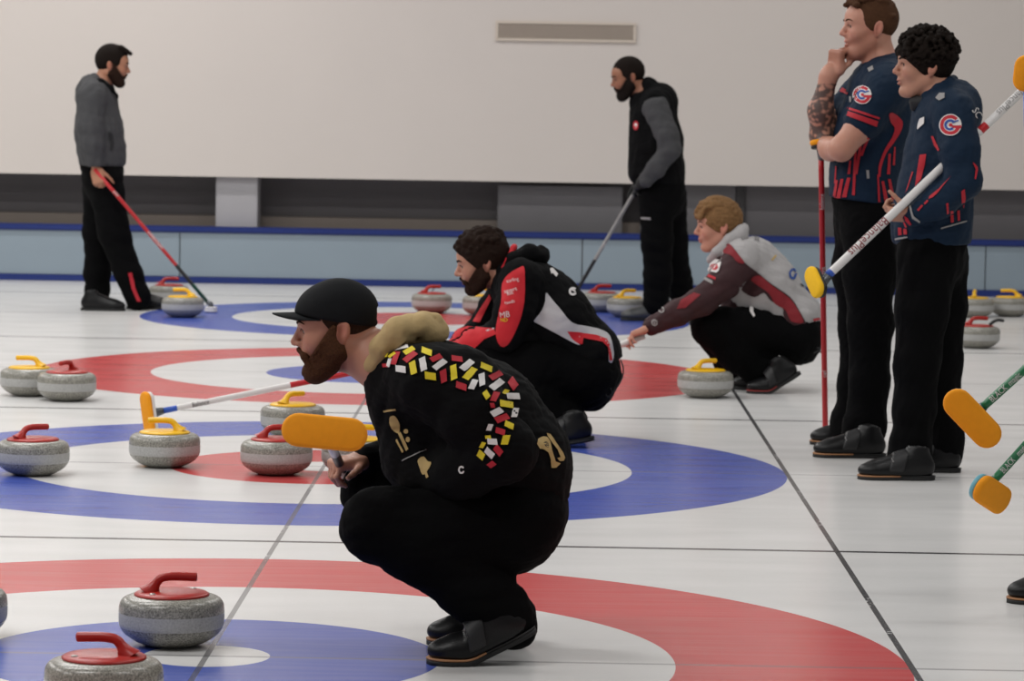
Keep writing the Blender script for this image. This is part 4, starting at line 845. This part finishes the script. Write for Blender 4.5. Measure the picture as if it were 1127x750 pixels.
# ================================================================== the two standing players in navy
MM('yellow_pad2', '#eeb512', .8, .06, 60)
def badge(jk, cx, cy, r, sx, ow):
    patch('badge', jk, [(circ(cx, cy, r*sx, r, 28), 'white_print'), (arc(cx, cy, r*.60, r*.92, 12, 318, sx, 26), 'red_print'), (bar(cx+r*.55*sx, cy+r*.18, r*.85*sx, r*.28, 0, 0), 'red_print'), (arc(cx-r*.02, cy, r*.30, r*.52, 50, 318, sx), 'blue_print'), (circ(cx+r*.03, cy, r*.17*sx, r*.17), 'red_print'), (bar(cx+r*.45*sx, cy-r*.32, r*.6*sx, r*.13, -20, 0), 'blue_print')], jk, ow, 1.6)
def player_tattoo():
    p = Person('tall player in a navy and red short-sleeved jersey with a tattooed forearm, fist at chin', 5.45, (935, 500)); J, L = p.J, p.limb
    h = Head(J(956.5, 31), 2, 8, -1, 1.07)
    def trunk(S, sh): L(S, [(970, 100, 0, .140), (962, 145, 0, .148), (953, 190, 0, .138), (951, 212, 0, .135)], .06, 1.35, sh); L(S, [(976, 92, -.15, .085), (985, 90, 0, .10), (966, 90, .15, .085)], .06, 1, sh)
    def legs(S, sh):
        L(S, [(951, 215, 0, .132), (953, 245, 0, .125)], .05, 1.3, sh); L(S, [(958, 245, -.09, .112), (957, 300, -.10, .105), (958, 360, -.11, .088), (957, 420, -.11, .078), (952, 468, -.12, .082), (949, 484, -.12, .074), (950, 491, -.12, .066)], .04, 1, sh)
        L(S, [(948, 245, .09, .11), (944, 300, .1, .10), (946, 360, .12, .082), (944, 420, .14, .074), (938, 462, .16, .078), (936, 472, .16, .07), (937, 480, .16, .064)], .04, 1, sh)
    ua = [(972, 103, -.19, .068), (948, 138, -.25, .060), (926, 164, -.27, .048)]; fa = [(926, 164, -.27, .047), (914, 164, -.13, .046), (906, 158, .02, .034)]
    ub = [(948, 100, .16, .062), (926, 124, .12, .056), (904, 150, .05, .045)]; fb = [(904, 150, .05, .046), (903, 122, .02, .050), (912, 84, -.01, .034), (914, 78, -.01, .031)]
    B = Shape(); h.skull(B, 1.0); trunk(B, .03); legs(B, .03); B.cone(h.p(-.03, 0, -.06), J(972, 82), .062, .078, .03); B.cone(J(972, 82), J(972, 102), .08, .10, .04, 1.3)
    B.ell(h.p(.05, 0, -.095), (.035, .045, .025), h.R, .03)
    for c in (ua, fa, ub, fb): L(B, c, .03)
    hand(B, J(919, 82, -.01), (.05, -.1, 1), (.75, .55, .1), (.6, -.8, .1), sc=1.08, fcurl=((62, 88, 60), (66, 90, 60), (70, 92, 60), (72, 92, 60)), th=(.7, .1, .9))
    hand(B, J(906, 158, .02), J(900, 152, .2)-J(906, 158, .02), (.6, 0, .5), (-.4, 0, 1), sc=1.0, curl=(30, 40, 30))
    b = build('body', B, .0048, SK['pink'], p.e, 1)
    fl = [J(*q[:3]) for q in fb]
    def tone(co):
        w = face_tone(h, co, (.74, .66, .62), (.0, -.005), (.094, -.05)); t = np.zeros(len(co))
        for a, c in zip(fl, fl[1:]): u = np.clip(((co-a)@(c-a))/((c-a)@(c-a)), 0, 1); t = np.maximum(t, (np.linalg.norm(co-a-u[:, None]*(c-a), axis=1) < .075)*1.)
        z0, z1 = J(0, 148, .05)[2], J(0, 77, 0)[2]; t *= (co[:, 2] > z0)*(co[:, 2] < z1)*(co[:, 0] < J(922, 100, 0)[0])
        n = np.zeros(len(co)); rs = np.random.RandomState(5)
        for i in range(9): dv = rs.normal(size=3); dv /= np.linalg.norm(dv); n += np.sin(co@dv*rs.uniform(130, 340)+rs.uniform(0, 6)+1.5*np.sin(co@rs.normal(size=3)*60))
        ink = np.clip((n+2.6)/3.2, 0, 1)*t; return w*(1-ink[:, None]*np.array([.80, .74, .68]))
    colours(b, tone); extras(h, p.e, MT['hair_tawny'], 1.1)
    S = Shape(); h.hair_base(S, .004, .004, .006); rs = np.random.RandomState(2)
    for i in range(150):
        x, y = rs.uniform(-.09, .085), rs.uniform(-.06, .06); z = .04+.094*math.sqrt(max(0, 1-(x/.105)**2-(y/.085)**2)); r = rs.uniform(.009, .014); h.E(S, x, y, z+.004, r*1.2, r, r*.8, .006)
    S.folds(.001, 200, 3); h.hairline(S, (.088, .062), (.70, -.72), -.055, .25); build('hair', S, .004, MT['hair_tawny'], p.e)
    S = Shape(); trunk(S, 0); L(S, [(972, 103, -.19, .086), (950, 134, -.245, .079)], .04); L(S, [(950, 100, .16, .078), (929, 121, .125, .073)], .04); L(S, [(952, 205, 0, .132), (952, 218, 0, .138)], .03, 1.3); S.cone(J(974, 84), J(974, 98), .085, .11, .03, 1.15)
    S.folds(.0035, 42, 42); S.folds(.0016, 120, 43); S.clip(J(952, 222), (-.12, 0, -1), .006)
    c0, c1 = J(950, 134, -.245), J(926, 164, -.27); c2, c3 = J(929, 121, .125), J(904, 150, .05)
    S.ell(h.p(-.03, 0, -.10), (.066, .07, .05), k=.01, op=-1)
    jr = build('jersey', S, .0055, MT['navy_cloth'], p.e, 1)
    cuff = lambda a, d, r0, r1, nm: None
    S = Shape(); legs(S, 0); S.folds(.0045, 26, 48); S.folds(.002, 90, 49); build('trousers', S, .007, MT['black_trouser'], p.e)
    z5 = lambda pts: [(880+x/3.946, 50+y/3.946) for x, y in pts]
    patch('sleeve_stripe', jr, [(z5([(210, 268), (348, 314), (344, 322), (207, 278)]), 'red_print'), (z5([(204, 284), (340, 330), (333, 354), (198, 302)]), 'red_print'), (z5([(186, 184), (214, 196), (210, 214), (176, 200)]), 'red_print')], jr, .005, 2, 'red bands round the sleeves')
    badge(jr, 880+273/3.946, 50+216/3.946, 10.4, .98, .006)
    it = [(smooth_poly(z5([(388, 298), (410, 295), (445, 330), (440, 370), (410, 420), (375, 470), (355, 530), (350, 570), (342, 560), (345, 515), (370, 450), (400, 400), (412, 360), (395, 335)]), 3), 'red_print')]
    for x0, y0, x1, y1, w_ in ((245, 440, 235, 650, 9), (272, 400, 245, 560, 10), (298, 400, 268, 480, 9), (215, 575, 195, 660, 14), (186, 580, 168, 670, 13), (164, 585, 150, 670, 9), (390, 470, 385, 560, 10), (412, 440, 408, 520, 7), (360, 590, 378, 690, 12), (388, 580, 408, 680, 12), (340, 560, 345, 680, 7), (222, 500, 215, 560, 8), (160, 525, 155, 600, 5)):
        it.append((z5([(x0-w_/2, y0), (x0+w_/2, y0), (x1+w_*.7, y1), (x1-w_*.7, y1)]), 'red_print'))
    patch('flank_print', jr, it, jr, .004, 2, 'broken red streaks')
    patch('hem_tab', jr, [(z5([(290, 542), (302, 542), (303, 578), (292, 578)]), 'grey_print'), (z5([(296, 100), (318, 88), (322, 104), (302, 116)]), 'grey_print'), (z5([(216, 222), (226, 222), (226, 246), (218, 246)]), 'grey_print')], jr, .004, 1.6)
    g = gnd(895, 503); shoe(p.e, g, (-1, -.02), 0, sc=1.0); g = gnd(891.5, 489); shoe(p.e, g, (-1, .03), 0, sc=1.0)
    return p
player_tattoo()
def player_curly():
    p = Person('curly-haired player in a navy and red long-sleeved jacket standing and holding a white broom', 4.6, (1015, 524)); J, L = p.J, p.limb
    h = Head(J(1016, 74), 0, 6, -1, 1.03)
    def trunk(S, sh): L(S, [(1040, 130, 0, .128), (1036, 175, 0, .132), (1029, 225, 0, .135), (1027, 258, 0, .135)], .06, 1.3, sh); L(S, [(1046, 122, -.14, .08), (1050, 118, 0, .09), (1036, 122, .14, .08)], .06, 1, sh)
    def narm(S, sh): L(S, [(1050, 126, -.18, .084), (1056, 165, -.25, .072), (1060, 200, -.26, .066), (1035, 222, -.25, .056), (1006, 236, -.22, .046)], .035, 1, sh)
    def farm(S, sh): L(S, [(1034, 124, .18, .078), (1018, 170, .22, .066), (1010, 205, .2, .06), (1000, 240, .1, .05), (996, 252, .04, .042)], .035, 1, sh)
    def legs(S, sh):
        L(S, [(1026, 262, 0, .14), (1026, 285, 0, .125)], .05, 1.25, sh); L(S, [(1020, 285, -.09, .115), (1015, 340, -.1, .10), (1009, 400, -.11, .084), (1006, 450, -.11, .076), (1002, 490, -.12, .074), (1000, 507, -.12, .07), (1002, 515, -.12, .064)], .04, 1, sh)
        L(S, [(1034, 285, .09, .112), (1036, 340, .1, .095), (1034, 400, .11, .082), (1036, 450, .12, .074), (1038, 480, .12, .072), (1037, 497, .12, .07), (1037, 506, .12, .064)], .04, 1, sh)
    B = Shape(); h.skull(B, .92); trunk(B, .03); narm(B, .026); farm(B, .022); legs(B, .03); B.cone(h.p(-.032, 0, -.06), J(1036, 108), .054, .066, .03); B.cone(J(1036, 108), J(1042, 130), .07, .09, .04, 1.3)
    hand(B, J(1004, 237, -.22), J(985, 236, -.21)-J(1004, 237, -.22), (.1, .55, .8), (-.2, .1, 1), sc=.98, fcurl=((42, 62, 40), (48, 64, 40), (52, 66, 40), (55, 68, 40)), th=(.85, .8, .55))
    hand(B, J(996, 252, .04), J(990, 268, -.02)-J(996, 252, .04), (1, -.4, 0), (-.6, -.6, 0), sc=.95, curl=(25, 35, 25))
    b = build('body', B, .0048, SK['olive'], p.e, 1); colours(b, lambda co: face_tone(h, co)); extras(h, p.e, MT['hair_black'], 1.5)
    S = Shape(); h.hair_base(S, .012, .004, .012); rs = np.random.RandomState(14)
    for i in range(800):
        a, z = rs.uniform(0, 6.28), rs.uniform(-.45, 1); q = np.array([math.cos(a)*math.sqrt(max(0, 1-z*z)), math.sin(a)*math.sqrt(max(0, 1-z*z)), z]); e = np.interp(z, (-.45, 0, .5, 1), (.0, .014, .024, .03)); c = np.array([-.016, 0, .040])+q*(np.array([.098, .078, .086])+e+rs.uniform(-.004, .008)); r = rs.uniform(.006, .0105)*(1 if z > -.1 else .7); h.E(S, *c, r, r, r, .004)
    S.folds(.0018, 190, 6); h.hairline(S, (.108, .052), (.66, -.75), -.062, .1); build('hair', S, .0036, MT['hair_black'], p.e)
    S = Shape(); trunk(S, 0); narm(S, 0); farm(S, 0); L(S, [(1027, 245, 0, .14), (1027, 262, 0, .142)], .04, 1.25); L(S, [(1030, 150, -.02, .06), (1020, 205, 0, .085), (1012, 250, 0, .085)], .06, 1.5); S.cone(J(1034, 108), J(1044, 122), .072, .10, .03, 1.1)
    S.folds(.0035, 42, 52); S.folds(.0016, 120, 53); S.clip(J(1026, 269), (.03, 0, -1), .006); jr = build('jacket', S, .0055, MT['navy_cloth'], p.e, 1)
    S = Shape(); ring = [(1013, 112, -.01, .014), (1019, 106, -.055, .016), (1032, 97, -.07, .017), (1046, 90, -.04, .018), (1049, 88, .03, .018), (1036, 95, .075, .016), (1021, 105, .06, .015), (1013, 111, .02, .014)]
    for a, c in zip(ring, ring[1:]): S.cone(J(*a[:3]), J(*c[:3]), a[3], c[3], .012); S.cone(J(a[0]+2, a[1]+9, a[2]*1.15), J(c[0]+2, c[1]+9, c[2]*1.15), a[3]*1.05, c[3]*1.05, .012)
    co = build('collar', S, .0045, MT['navy_cloth'], jr)
    S = Shape(); S.cone(J(1006, 112, -.03), J(1017, 111, -.05), .02, .022, .01); S.cone(J(1006, 118, -.02), J(1013, 112, -.04), .016, .02, .01); build('undershirt_collar', S, .0045, MT['dark_print'], jr)
    S = Shape(); legs(S, 0); S.folds(.0045, 26, 58); S.folds(.002, 90, 59); build('trousers', S, .007, MT['black_trouser'], p.e)
    z5 = lambda pts: [(970+x/3.754, 80+y/3.75) for x, y in pts]
    badge(jr, 970+286/3.754, 80+217/3.75, 12.0, 1.0, .006)
    it = [(z5([(160, 340), (186, 336), (180, 380), (165, 440), (140, 470), (150, 400)]), 'red_print'), (z5([(128, 410), (134, 410), (110, 480), (100, 500)]), 'red_print'), (z5([(206, 262), (216, 262), (242, 318), (236, 324), (218, 300)]), 'red_print'), (z5([(290, 425), (284, 432), (232, 498), (214, 515), (196, 522), (200, 510), (240, 478)]), 'red_print'), (z5([(190, 525), (196, 530), (182, 545), (176, 540)]), 'red_print'), (z5([(168, 545), (174, 550), (154, 572), (148, 566)]), 'red_print'),
          (z5([(285, 570), (296, 570), (298, 618), (286, 620)]), 'red_print'), (z5([(312, 570), (322, 568), (324, 610), (314, 612)]), 'red_print'), (z5([(330, 490), (344, 480), (348, 520), (338, 560), (332, 540)]), 'red_print'), (z5([(376, 370), (384, 375), (396, 390), (398, 400), (390, 440), (384, 440), (388, 400)]), 'red_print'), (z5([(268, 540), (276, 538), (278, 580), (270, 585)]), 'red_print'), (z5([(95, 590), (110, 600), (125, 625), (118, 630), (100, 612)]), 'red_print'), (z5([(70, 640), (84, 640), (86, 670), (72, 672)]), 'red_print'), (z5([(92, 645), (106, 645), (108, 668), (94, 668)]), 'red_print'), (z5([(85, 600), (92, 600), (108, 640), (100, 640)]), 'red_print')]
    patch('red_streaks', jr, it, jr, .004, 2, 'broken red streaks')
    patch('piping', jr, [(z5([(114, 548), (122, 548), (134, 592), (160, 612), (158, 620), (128, 602)]), 'grey_print'), (z5([(58, 684), (110, 676), (110, 682), (58, 692)]), 'grey_print'), (z5([(245, 640), (350, 610), (352, 615), (246, 646)]), 'grey_print'), (z5([(225, 105), (240, 85), (262, 85), (262, 105), (240, 116)]), 'grey_print'), (z5([(160, 190), (180, 182), (178, 210), (150, 235), (152, 215)]), 'white_print')], jr, .005, 1.6)
    patch('back_lettering', jr, [(words('SC', 970+394/3.754, 80+166/3.75, 11, 58, .9), 'white_print')], jr, .005, 1.6)
    g = gnd(944, 527.5); shoe(p.e, g, (-1, -.02), 0, sc=1.0); g = gnd(974, 518.5); shoe(p.e, g, (-1, .03), 0, sc=1.0, welt='rubber_red')
    return p
player_curly()
# ================================================================== the two men by the barrier
def man_hoodie():
    p = Person('bearded man in grey hooded top and black trousers standing with a red broom', 13.98, (125, 341), 1); J, L = p.J, p.limb
    h = Head(J(124, 72.5), 10, -8, 1, 1.06)
    def trunk(S, sh): L(S, [(107, 112, 0, .135), (109, 145, 0, .150), (112, 172, 0, .148)], .06, 1.35, sh); L(S, [(102, 103, -.15, .085), (104, 100, 0, .1), (108, 103, .15, .085)], .06, 1, sh)
    def narm(S, sh): L(S, [(100, 108, -.18, .092), (99, 140, -.24, .078), (101, 158, -.25, .072), (105, 185, -.24, .050)], .035, 1, sh)
    def farm(S, sh): L(S, [(110, 108, .18, .085), (116, 145, .22, .07), (122, 166, .14, .06), (124, 170, .10, .05)], .035, 1, sh)
    def legs(S, sh):
        L(S, [(112, 182, 0, .145), (113, 200, 0, .135)], .05, 1.25, sh); L(S, [(110, 200, .09, .12), (108, 255, .1, .10), (107, 300, .1, .085), (107, 330, .1, .085)], .04, 1, sh)
        L(S, [(116, 200, -.09, .12), (125, 255, -.1, .105), (141, 300, -.11, .088), (152, 328, -.12, .088)], .04, 1, sh)
    B = Shape(); h.skull(B); trunk(B, .03); narm(B, .026); farm(B, .022); legs(B, .03); B.cone(h.p(-.03, 0, -.06), J(109, 100), .06, .075, .03); B.cone(J(109, 100), J(107, 115), .08, .1, .04, 1.3)
    hand(B, J(106, 186, -.24), J(109, 202, -.25)-J(106, 186, -.24), (.2, 1, 0), (1, -.2, .1), sc=1.1, fcurl=((40, 60, 40),)*4, th=(.8, .6, .4))
    hand(B, J(120, 168, .08), J(118, 174, .0)-J(120, 168, .08), (-.3, -.2, -1), (0, -1, 0), sc=1.0, curl=(20, 30, 20))
    b = build('body', B, .0065, SK['tan'], p.e, 1); colours(b, lambda co: face_tone(h, co, (.52, .47, .45), (.018, .006), (.08, -.060))); extras(h, p.e, MT['hair_black'], 1.4)
    S = Shape(); h.hair_base(S, .006, .004, .012)
    for i in range(9): h.K(S, (.03, -.05+.0125*i, .125), (.098, -.048+.012*i, .098), .016, .012, .01)
    h.hairline(S, (.094, .072), (.75, -.66), -.06, .2); build('hair', S, .006, MT['hair_black'], p.e)
    S = Shape(); h.beard(S, .006, .010, a=(.018, .006), b=(.08, -.060)); build('beard', S, .0045, MT['beard_dark'], p.e); S = Shape(); h.stache(S, .005); build('mustache', S, .004, MT['beard_dark'], p.e)
    S = Shape(); trunk(S, 0); narm(S, 0); farm(S, 0); L(S, [(112, 165, 0, .158), (113, 174, 0, .152)], .03, 1.3); S.folds(.006, 36, 61); S.folds(.002, 100, 62); S.clip(J(112, 183), (0, 0, -1), .012); jk = build('jacket', S, .008, MT['heather'], p.e, 1)
    S = Shape(); ring = [(128, 106, -.02, .018), (121, 98, -.085, .022), (110, 92, -.10, .03), (98, 92, -.06, .036), (94, 96, 0, .036), (98, 92, .07, .034), (110, 92, .11, .028), (121, 98, .09, .02), (128, 106, .02, .018)]
    for a, c in zip(ring, ring[1:]): S.cone(J(*a[:3]), J(*c[:3]), a[3], c[3], .03)
    S.cone(J(93, 96), J(88, 108), .04, .03, .04, 2.2); build('hood', S, .007, MT['black_jersey'], jk, label='dark hood lining')
    S = Shape(); legs(S, 0); S.folds(.006, 26, 68); tr = build('trousers', S, .008, MT['black_trouser'], p.e)
    patch('trouser_stripe', tr, [([(141, 301), (145, 300), (149, 318), (155, 332), (151, 332), (145, 318)], 'red_print')], tr, .006, 2, 'red side stripe')
    patch('pocket', jk, [(smooth_poly([(119, 146), (124, 149), (125, 160), (122, 166), (121, 158)]), 'dark_print'), ([(123.5, 103), (126, 102), (131, 113), (129, 113)], 'dark_print')], jk, .005, 2)
    g = gnd(138, 342.5); shoe(p.e, g, (1, .03), 0, sc=1.0, welt='rubber', strap=False); g = gnd(190, 341); shoe(p.e, g, (1, -.03), 0, sc=1.05, welt='rubber', strap=False)
man_hoodie()
def man_vest():
    p = Person('bearded man in a black vest over grey sleeves standing in profile by the far barrier', 13.76, (722, 350)); J, L = p.J, p.limb
    h = Head(J(691, 86), 16, 8, -1, 1.06)
    def trunk(S, sh): L(S, [(722, 122, 0, .135), (726, 155, 0, .145), (728, 190, 0, .145)], .06, 1.35, sh); L(S, [(720, 112, -.14, .085), (726, 110, 0, .1), (718, 112, .14, .085)], .06, 1, sh)
    def narm(S, sh): L(S, [(722, 120, -.18, .088), (734, 148, -.25, .072), (738, 164, -.26, .066), (722, 185, -.24, .058), (711, 198, -.22, .048)], .035, 1, sh)
    def farm(S, sh): L(S, [(716, 118, .18, .085), (714, 150, .23, .07), (708, 170, .2, .06), (705, 198, .08, .046)], .035, 1, sh)
    def legs(S, sh):
        L(S, [(730, 200, 0, .145), (731, 220, 0, .135)], .05, 1.25, sh); L(S, [(722, 215, -.09, .12), (723, 265, -.1, .102), (724, 305, -.1, .09), (722, 335, -.1, .088)], .04, 1, sh); L(S, [(736, 215, .09, .12), (740, 265, .16, .1), (746, 305, .24, .085), (752, 328, .26, .085)], .04, 1, sh)
    B = Shape(); h.skull(B); trunk(B, .03); narm(B, .026); farm(B, .022); legs(B, .03); B.cone(h.p(-.035, 0, -.06), J(714, 110), .06, .075, .03); B.cone(J(714, 110), J(722, 124), .08, .1, .04, 1.3)
    b = build('body', B, .0065, SK['brown'], p.e, 1); colours(b, lambda co: face_tone(h, co, (.5, .46, .44), (.018, .006), (.08, -.058))); extras(h, p.e, MT['hair_black'], 1.4)
    S = Shape(); h.hair_base(S, .005, .004, .008); S.folds(.001, 150, 3); h.hairline(S, (.09, .076), (.75, -.66), -.06, .2); build('hair', S, .006, MT['hair_black'], p.e)
    S = Shape(); h.beard(S, .008, .014, a=(.018, .006), b=(.08, -.058)); build('beard', S, .0045, MT['hair_black'], p.e); S = Shape(); h.stache(S, .006); build('mustache', S, .004, MT['hair_black'], p.e)
    S = Shape(); trunk(S, 0); L(S, [(728, 185, 0, .152), (729, 196, 0, .146)], .03, 1.3); L(S, [(708, 125, 0, .09), (706, 190, 0, .09)], .05, 1.6); S.folds(.004, 36, 71); S.folds(.002, 100, 72); S.clip(J(728, 203), (0, 0, -1), .012); S.cone(J(707, 112, 0), J(716, 110, 0), .085, .09, .02)
    S.cone(J(706, 108, 0), J(714, 95, 0), .064, .060, .02, 1.05); vs = build('vest', S, .007, MT['black_jersey'], p.e, 1)
    S = Shape(); narm(S, 0); farm(S, 0); S.folds(.005, 40, 73); S.folds(.002, 110, 74); jk = build('shirt', S, .007, MT['heather'], p.e, 1, label='grey knitted sleeves')
    patch('chest_badge', vs, [(circ(700, 138, 3.0, 5.2), 'red_print'), (circ(700, 138, 1.6, 2.6), 'white_print')], vs, .006, 1.6)
    S = Shape()
    for w, fd, tn in ((J(709, 199, -.2), J(702, 207, -.1)-J(709, 199, -.2), (.6, .6, .3)), (J(705, 198, .08), J(703, 208, -.02)-J(705, 198, .08), (-.6, -.6, .3))): hand(S, w, fd, (0, .6 if tn[1] > 0 else -.6, -.8), tn, sc=1.15, fcurl=((45, 55, 40),)*4, th=(.8, .6, .4))
    S.cone(J(711, 197, -.22), J(707, 201, -.17), .046, .042, .02); S.cone(J(705, 196, .08), J(704, 202, .05), .046, .042, .02); build('glove', S, .006, MT['glove'], p.e)
    S = Shape(); legs(S, 0); S.folds(.005, 26, 78); tr = build('trousers', S, .008, MT['black_trouser'], p.e)
    patch('trouser_logo', tr, [(bar(711, 240.5, 11, 2.6, 3), 'grey_print')], tr, .006, 1.6)
    MM('leather_grey', '#3c3d3e', .35, .1, 40)
    g = gnd(683, 353); shoe(p.e, g, (-1, -.05), 0, sc=1.05, welt='rubber', upper='leather_grey', strap=False); g = gnd(713, 347.5); shoe(p.e, g, (-1, .12), 0, sc=1.05, welt='rubber', upper='leather_grey', strap=False)
man_vest()
# ================================================================== player just outside the right edge (a shoe tip and two brooms show)
def player_edge():
    Y0 = 1.15; g = gnd(1112.5, 668); X = g[0]
    t = thing('person', 'player cut off by the right edge, only the tip of a black shoe showing', 'person', (X+.25, Y0, 0)); t
    V = lambda x, y, z: np.array([X+x, Y0+y, z])
    def limbs(S, sh):
        for a, b, ra, rb in ((V(.27, .08, .1), V(.27, .08, .5), .075, .09), (V(.27, .08, .5), V(.33, .07, .92), .09, .115), (V(.42, .33, .1), V(.40, .31, .5), .075, .09), (V(.40, .31, .5), V(.36, .26, .92), .09, .115)): S.cone(a, b, ra-sh, rb-sh, .04)
        S.cone(V(.34, .17, .92), V(.34, .17, 1.0), .13-sh, .13-sh, .05, 1.3)
    def tors(S, sh): S.cone(V(.34, .17, 1.0), V(.34, .17, 1.42), .125-sh, .13-sh, .05, 1.35)
    ha, hb = [at(1146, 391, .95), at(1150, 470, 1.1)]
    arms = [(V(.34, -.03, 1.40), V(.42, -.10, 1.14), ha+np.array([.10, .02, .06])), (V(.34, .36, 1.40), V(.45, .40, 1.12), hb+np.array([.09, .05, .08]))]
    S = Shape(); tors(S, .03); limbs(S, .03)
    for a, b, c in arms: S.cone(a, b, .05, .042, .03); S.cone(b, c, .042, .028, .03); hand(S, c, (ha if c is arms[0][2] else hb)-c, (-.3, 0, -1), (0, -1, 0), fcurl=((50, 60, 40),)*4, th=(.7, .7, .4))
    h = Head(V(.30, .17, 1.65), 8, 0, -1, 1); h.skull(S); S.cone(h.p(-.03, 0, -.07), V(.33, .17, 1.42), .056, .07, .03); build('body', S, .006, SK['fair'], t); extras(h, t, MT['hair_brown'])
    S = Shape(); h.hair_base(S, .008); h.hairline(S); build('hair', S, .006, MT['hair_brown'], t)
    S = Shape(); tors(S, 0); [(S.cone(a, b, .08, .066, .03), S.cone(b, c, .066, .044, .03)) for a, b, c in arms]; S.folds(.004, 40, 3); build('jersey', S, .007, MT['black_jersey'], t)
    S = Shape(); limbs(S, 0); S.folds(.004, 30, 4); build('trousers', S, .008, MT['black_trouser'], t)
    shoe(t, (X, Y0+.04), (-1, -.02), 0); shoe(t, (X+.16, Y0+.33), (-1, .05), 0)
    return ha, hb
HA, HB = player_edge()

# ------------------------------------------------------------------ brooms in the players' hands
fwd = AF; right = AX; up = AU
def up_px(a, b, Y): d = at(b[0], b[1], Y)-at(a[0], a[1], Y); return d/np.linalg.norm(d)
# the cap man's broom points at the camera, pad first
hd = at(357.5, 476.5, -.40); broom('curling broom with an orange pad held up face-on by the crouching man in the cap', hd, up_px((315, 473), (400, 481), -.4), -fwd+.10*up, at(385, 535, .70), [(.36, 'white_paint'), (.56, 'black_plastic'), (1, 'black_plastic')], L=.213, Wd=.083, housing='black_plastic')
# the red player's broom lies to the left with its pad upright on the ice
hd = at(165, 455, 5.25); ax_ = up_px((167, 478), (159, 432), 5.25); broom('red and white curling broom with its orange pad upright behind a yellow-handled stone', hd, ax_+.12*fwd, -1.0*right-.75*fwd-.1*up, at(484, 391, 5.67), [(.08, 'blue_plastic'), (.12, 'white_paint'), (.16, 'white_paint'), (.47, 'white_paint'), (1, 'red_paint')], L=.185, Wd=.07, housing='white_plastic', letters=[('Balance', .13, .03, 'dark_print', False)])
# the burgundy player's broom, white grip end in the outstretched hand
hd = at(560, 436, 8.0)*np.array([1, 1, 0])+np.array([0, 0, .012]); tp = at(709, 370, 8.17); broom('curling broom with a white grip in the outstretched hand of the player in burgundy', hd, (.3, 1, 0), (.05, 0, -1), tp, [(.5, 'red_paint'), (.7, 'red_paint'), (1, 'white_paint')], housing='black_plastic', rad=.0155)
# the vest man's silver broom
hd = at(622, 352, 13.9)*np.array([1, 1, 0])+np.array([0, 0, .026]); broom('silver and black curling broom held by the man in the black vest', hd, (.2, 1, 0), (.05, 0, -1), at(705, 200, 13.68), [(.40, 'dark_carbon'), (.9, 'silver_paint'), (1, 'dark_carbon')], letters=[('curl', .5, .03, 'white_print', False)])
# the hoodie man's red broom with a white head
hd = at(232, 345, 13.75)*np.array([1, 1, 0])+np.array([0, 0, .026]); broom('red curling broom with a small white head held by the man in the grey hoodie', hd, (.1, 1, 0), (-.05, 0, -1), at(104, 186, 13.72), [(.16, 'dark_green'), (.30, 'dark_carbon'), (1, 'red_paint')], pad='white_plastic', housing='white_plastic', L=.12, Wd=.085, letters=[('performance', .42, .035, 'white_print', False), ('curl', .80, .035, 'white_print', False)])
# the tattooed player's red broom stands upside down, pad under his elbow
hd = at(903, 160, 5.5); broom('red curling broom standing upright with its orange pad under the tattooed elbow', hd, .25*right+fwd, up-.15*right, gnd(908.5, 482), [(.10, 'red_paint'), (.97, 'red_paint'), (1, 'grey_metal')], housing='black_plastic', L=.19, Wd=.07, letters=[('balance', .20, .03, 'white_print', True), ('plus', .42, .026, 'white_print', True), ('curl', .78, .026, 'white_print', True)])
# the white broom across the curly-haired player
hd = at(899, 311, 4.30); broom('white curling broom with red lettering held slantwise by the curly-haired player', hd, up_px((905, 324), (895, 297), 4.3)*.8+.6*fwd, -right-.55*fwd+.05*up, at(1139, 87, 4.40), [(.055, 'blue_plastic'), (.45, 'white_paint'), (.66, 'white_paint'), (.70, 'white_paint'), (.727, 'red_paint'), (.745, 'white_paint'), (.775, 'red_paint'), (1, 'white_paint')], pad='yellow_pad', L=.14, Wd=.075, rad=.0165, letters=[('BalancePlus', .31, .052, 'crimson_print', True), ('BalancePlus', .965, .042, 'grey_print', True)])
# two green brooms reaching in from the right edge
for a, b, c, pn, lab in (((1070, 460), (1048, 436), (1092, 483), HA, 'green-handled curling broom with a tilted orange pad at the right edge, the upper of two'), ((1088.5, 543), (1069, 532), (1107, 554), HB, 'green-handled curling broom with a flat-tilted orange pad at the right edge, the lower of two')):
    hd = at(*a, .95); upr = lab.endswith('upper of two'); broom(lab, hd, up_px(b, c, .95)-.05*fwd if upr else .6*up_px(b, c, .95)+.8*fwd, -fwd-.16*up-.12*right if upr else -.6*fwd+.8*up_px(b, c, .95), pn+(pn-hd)*.75, [(.12, 'green_paint'), (.3, 'green_paint'), (1, 'green_paint')], housing='sky_plastic', L=.205, Wd=.085, letters=[('BLACK', .15, .024, 'white_print', False), ('magic', .30, .024, 'white_print', False)])
hd = at(1129, 81, 1.5); broom('blue-handled curling broom standing upright at the upper right corner, only its orange pad showing', hd, up+.12*right, -fwd-.3*right, np.array([hd[0]+.10, hd[1]+.05, .0]), [(.15, 'blue_plastic'), (1, 'dark_carbon')], L=.11, Wd=.07)
S = Shape(); q = [at(1089, 358, 11.60), at(1094, 354, 11.60), at(1099, 352.5, 11.60), at(1105, 353.5, 11.60)]
st = thing('strap', 'small dark curved strap at the rim of the far right red-handled stone', 'strap', tuple(q[0]))
v, f = tube(spline(q, 5), [.010]*15+[.008], 10); mesh_np('band', v, f, MT['rubber'], st)
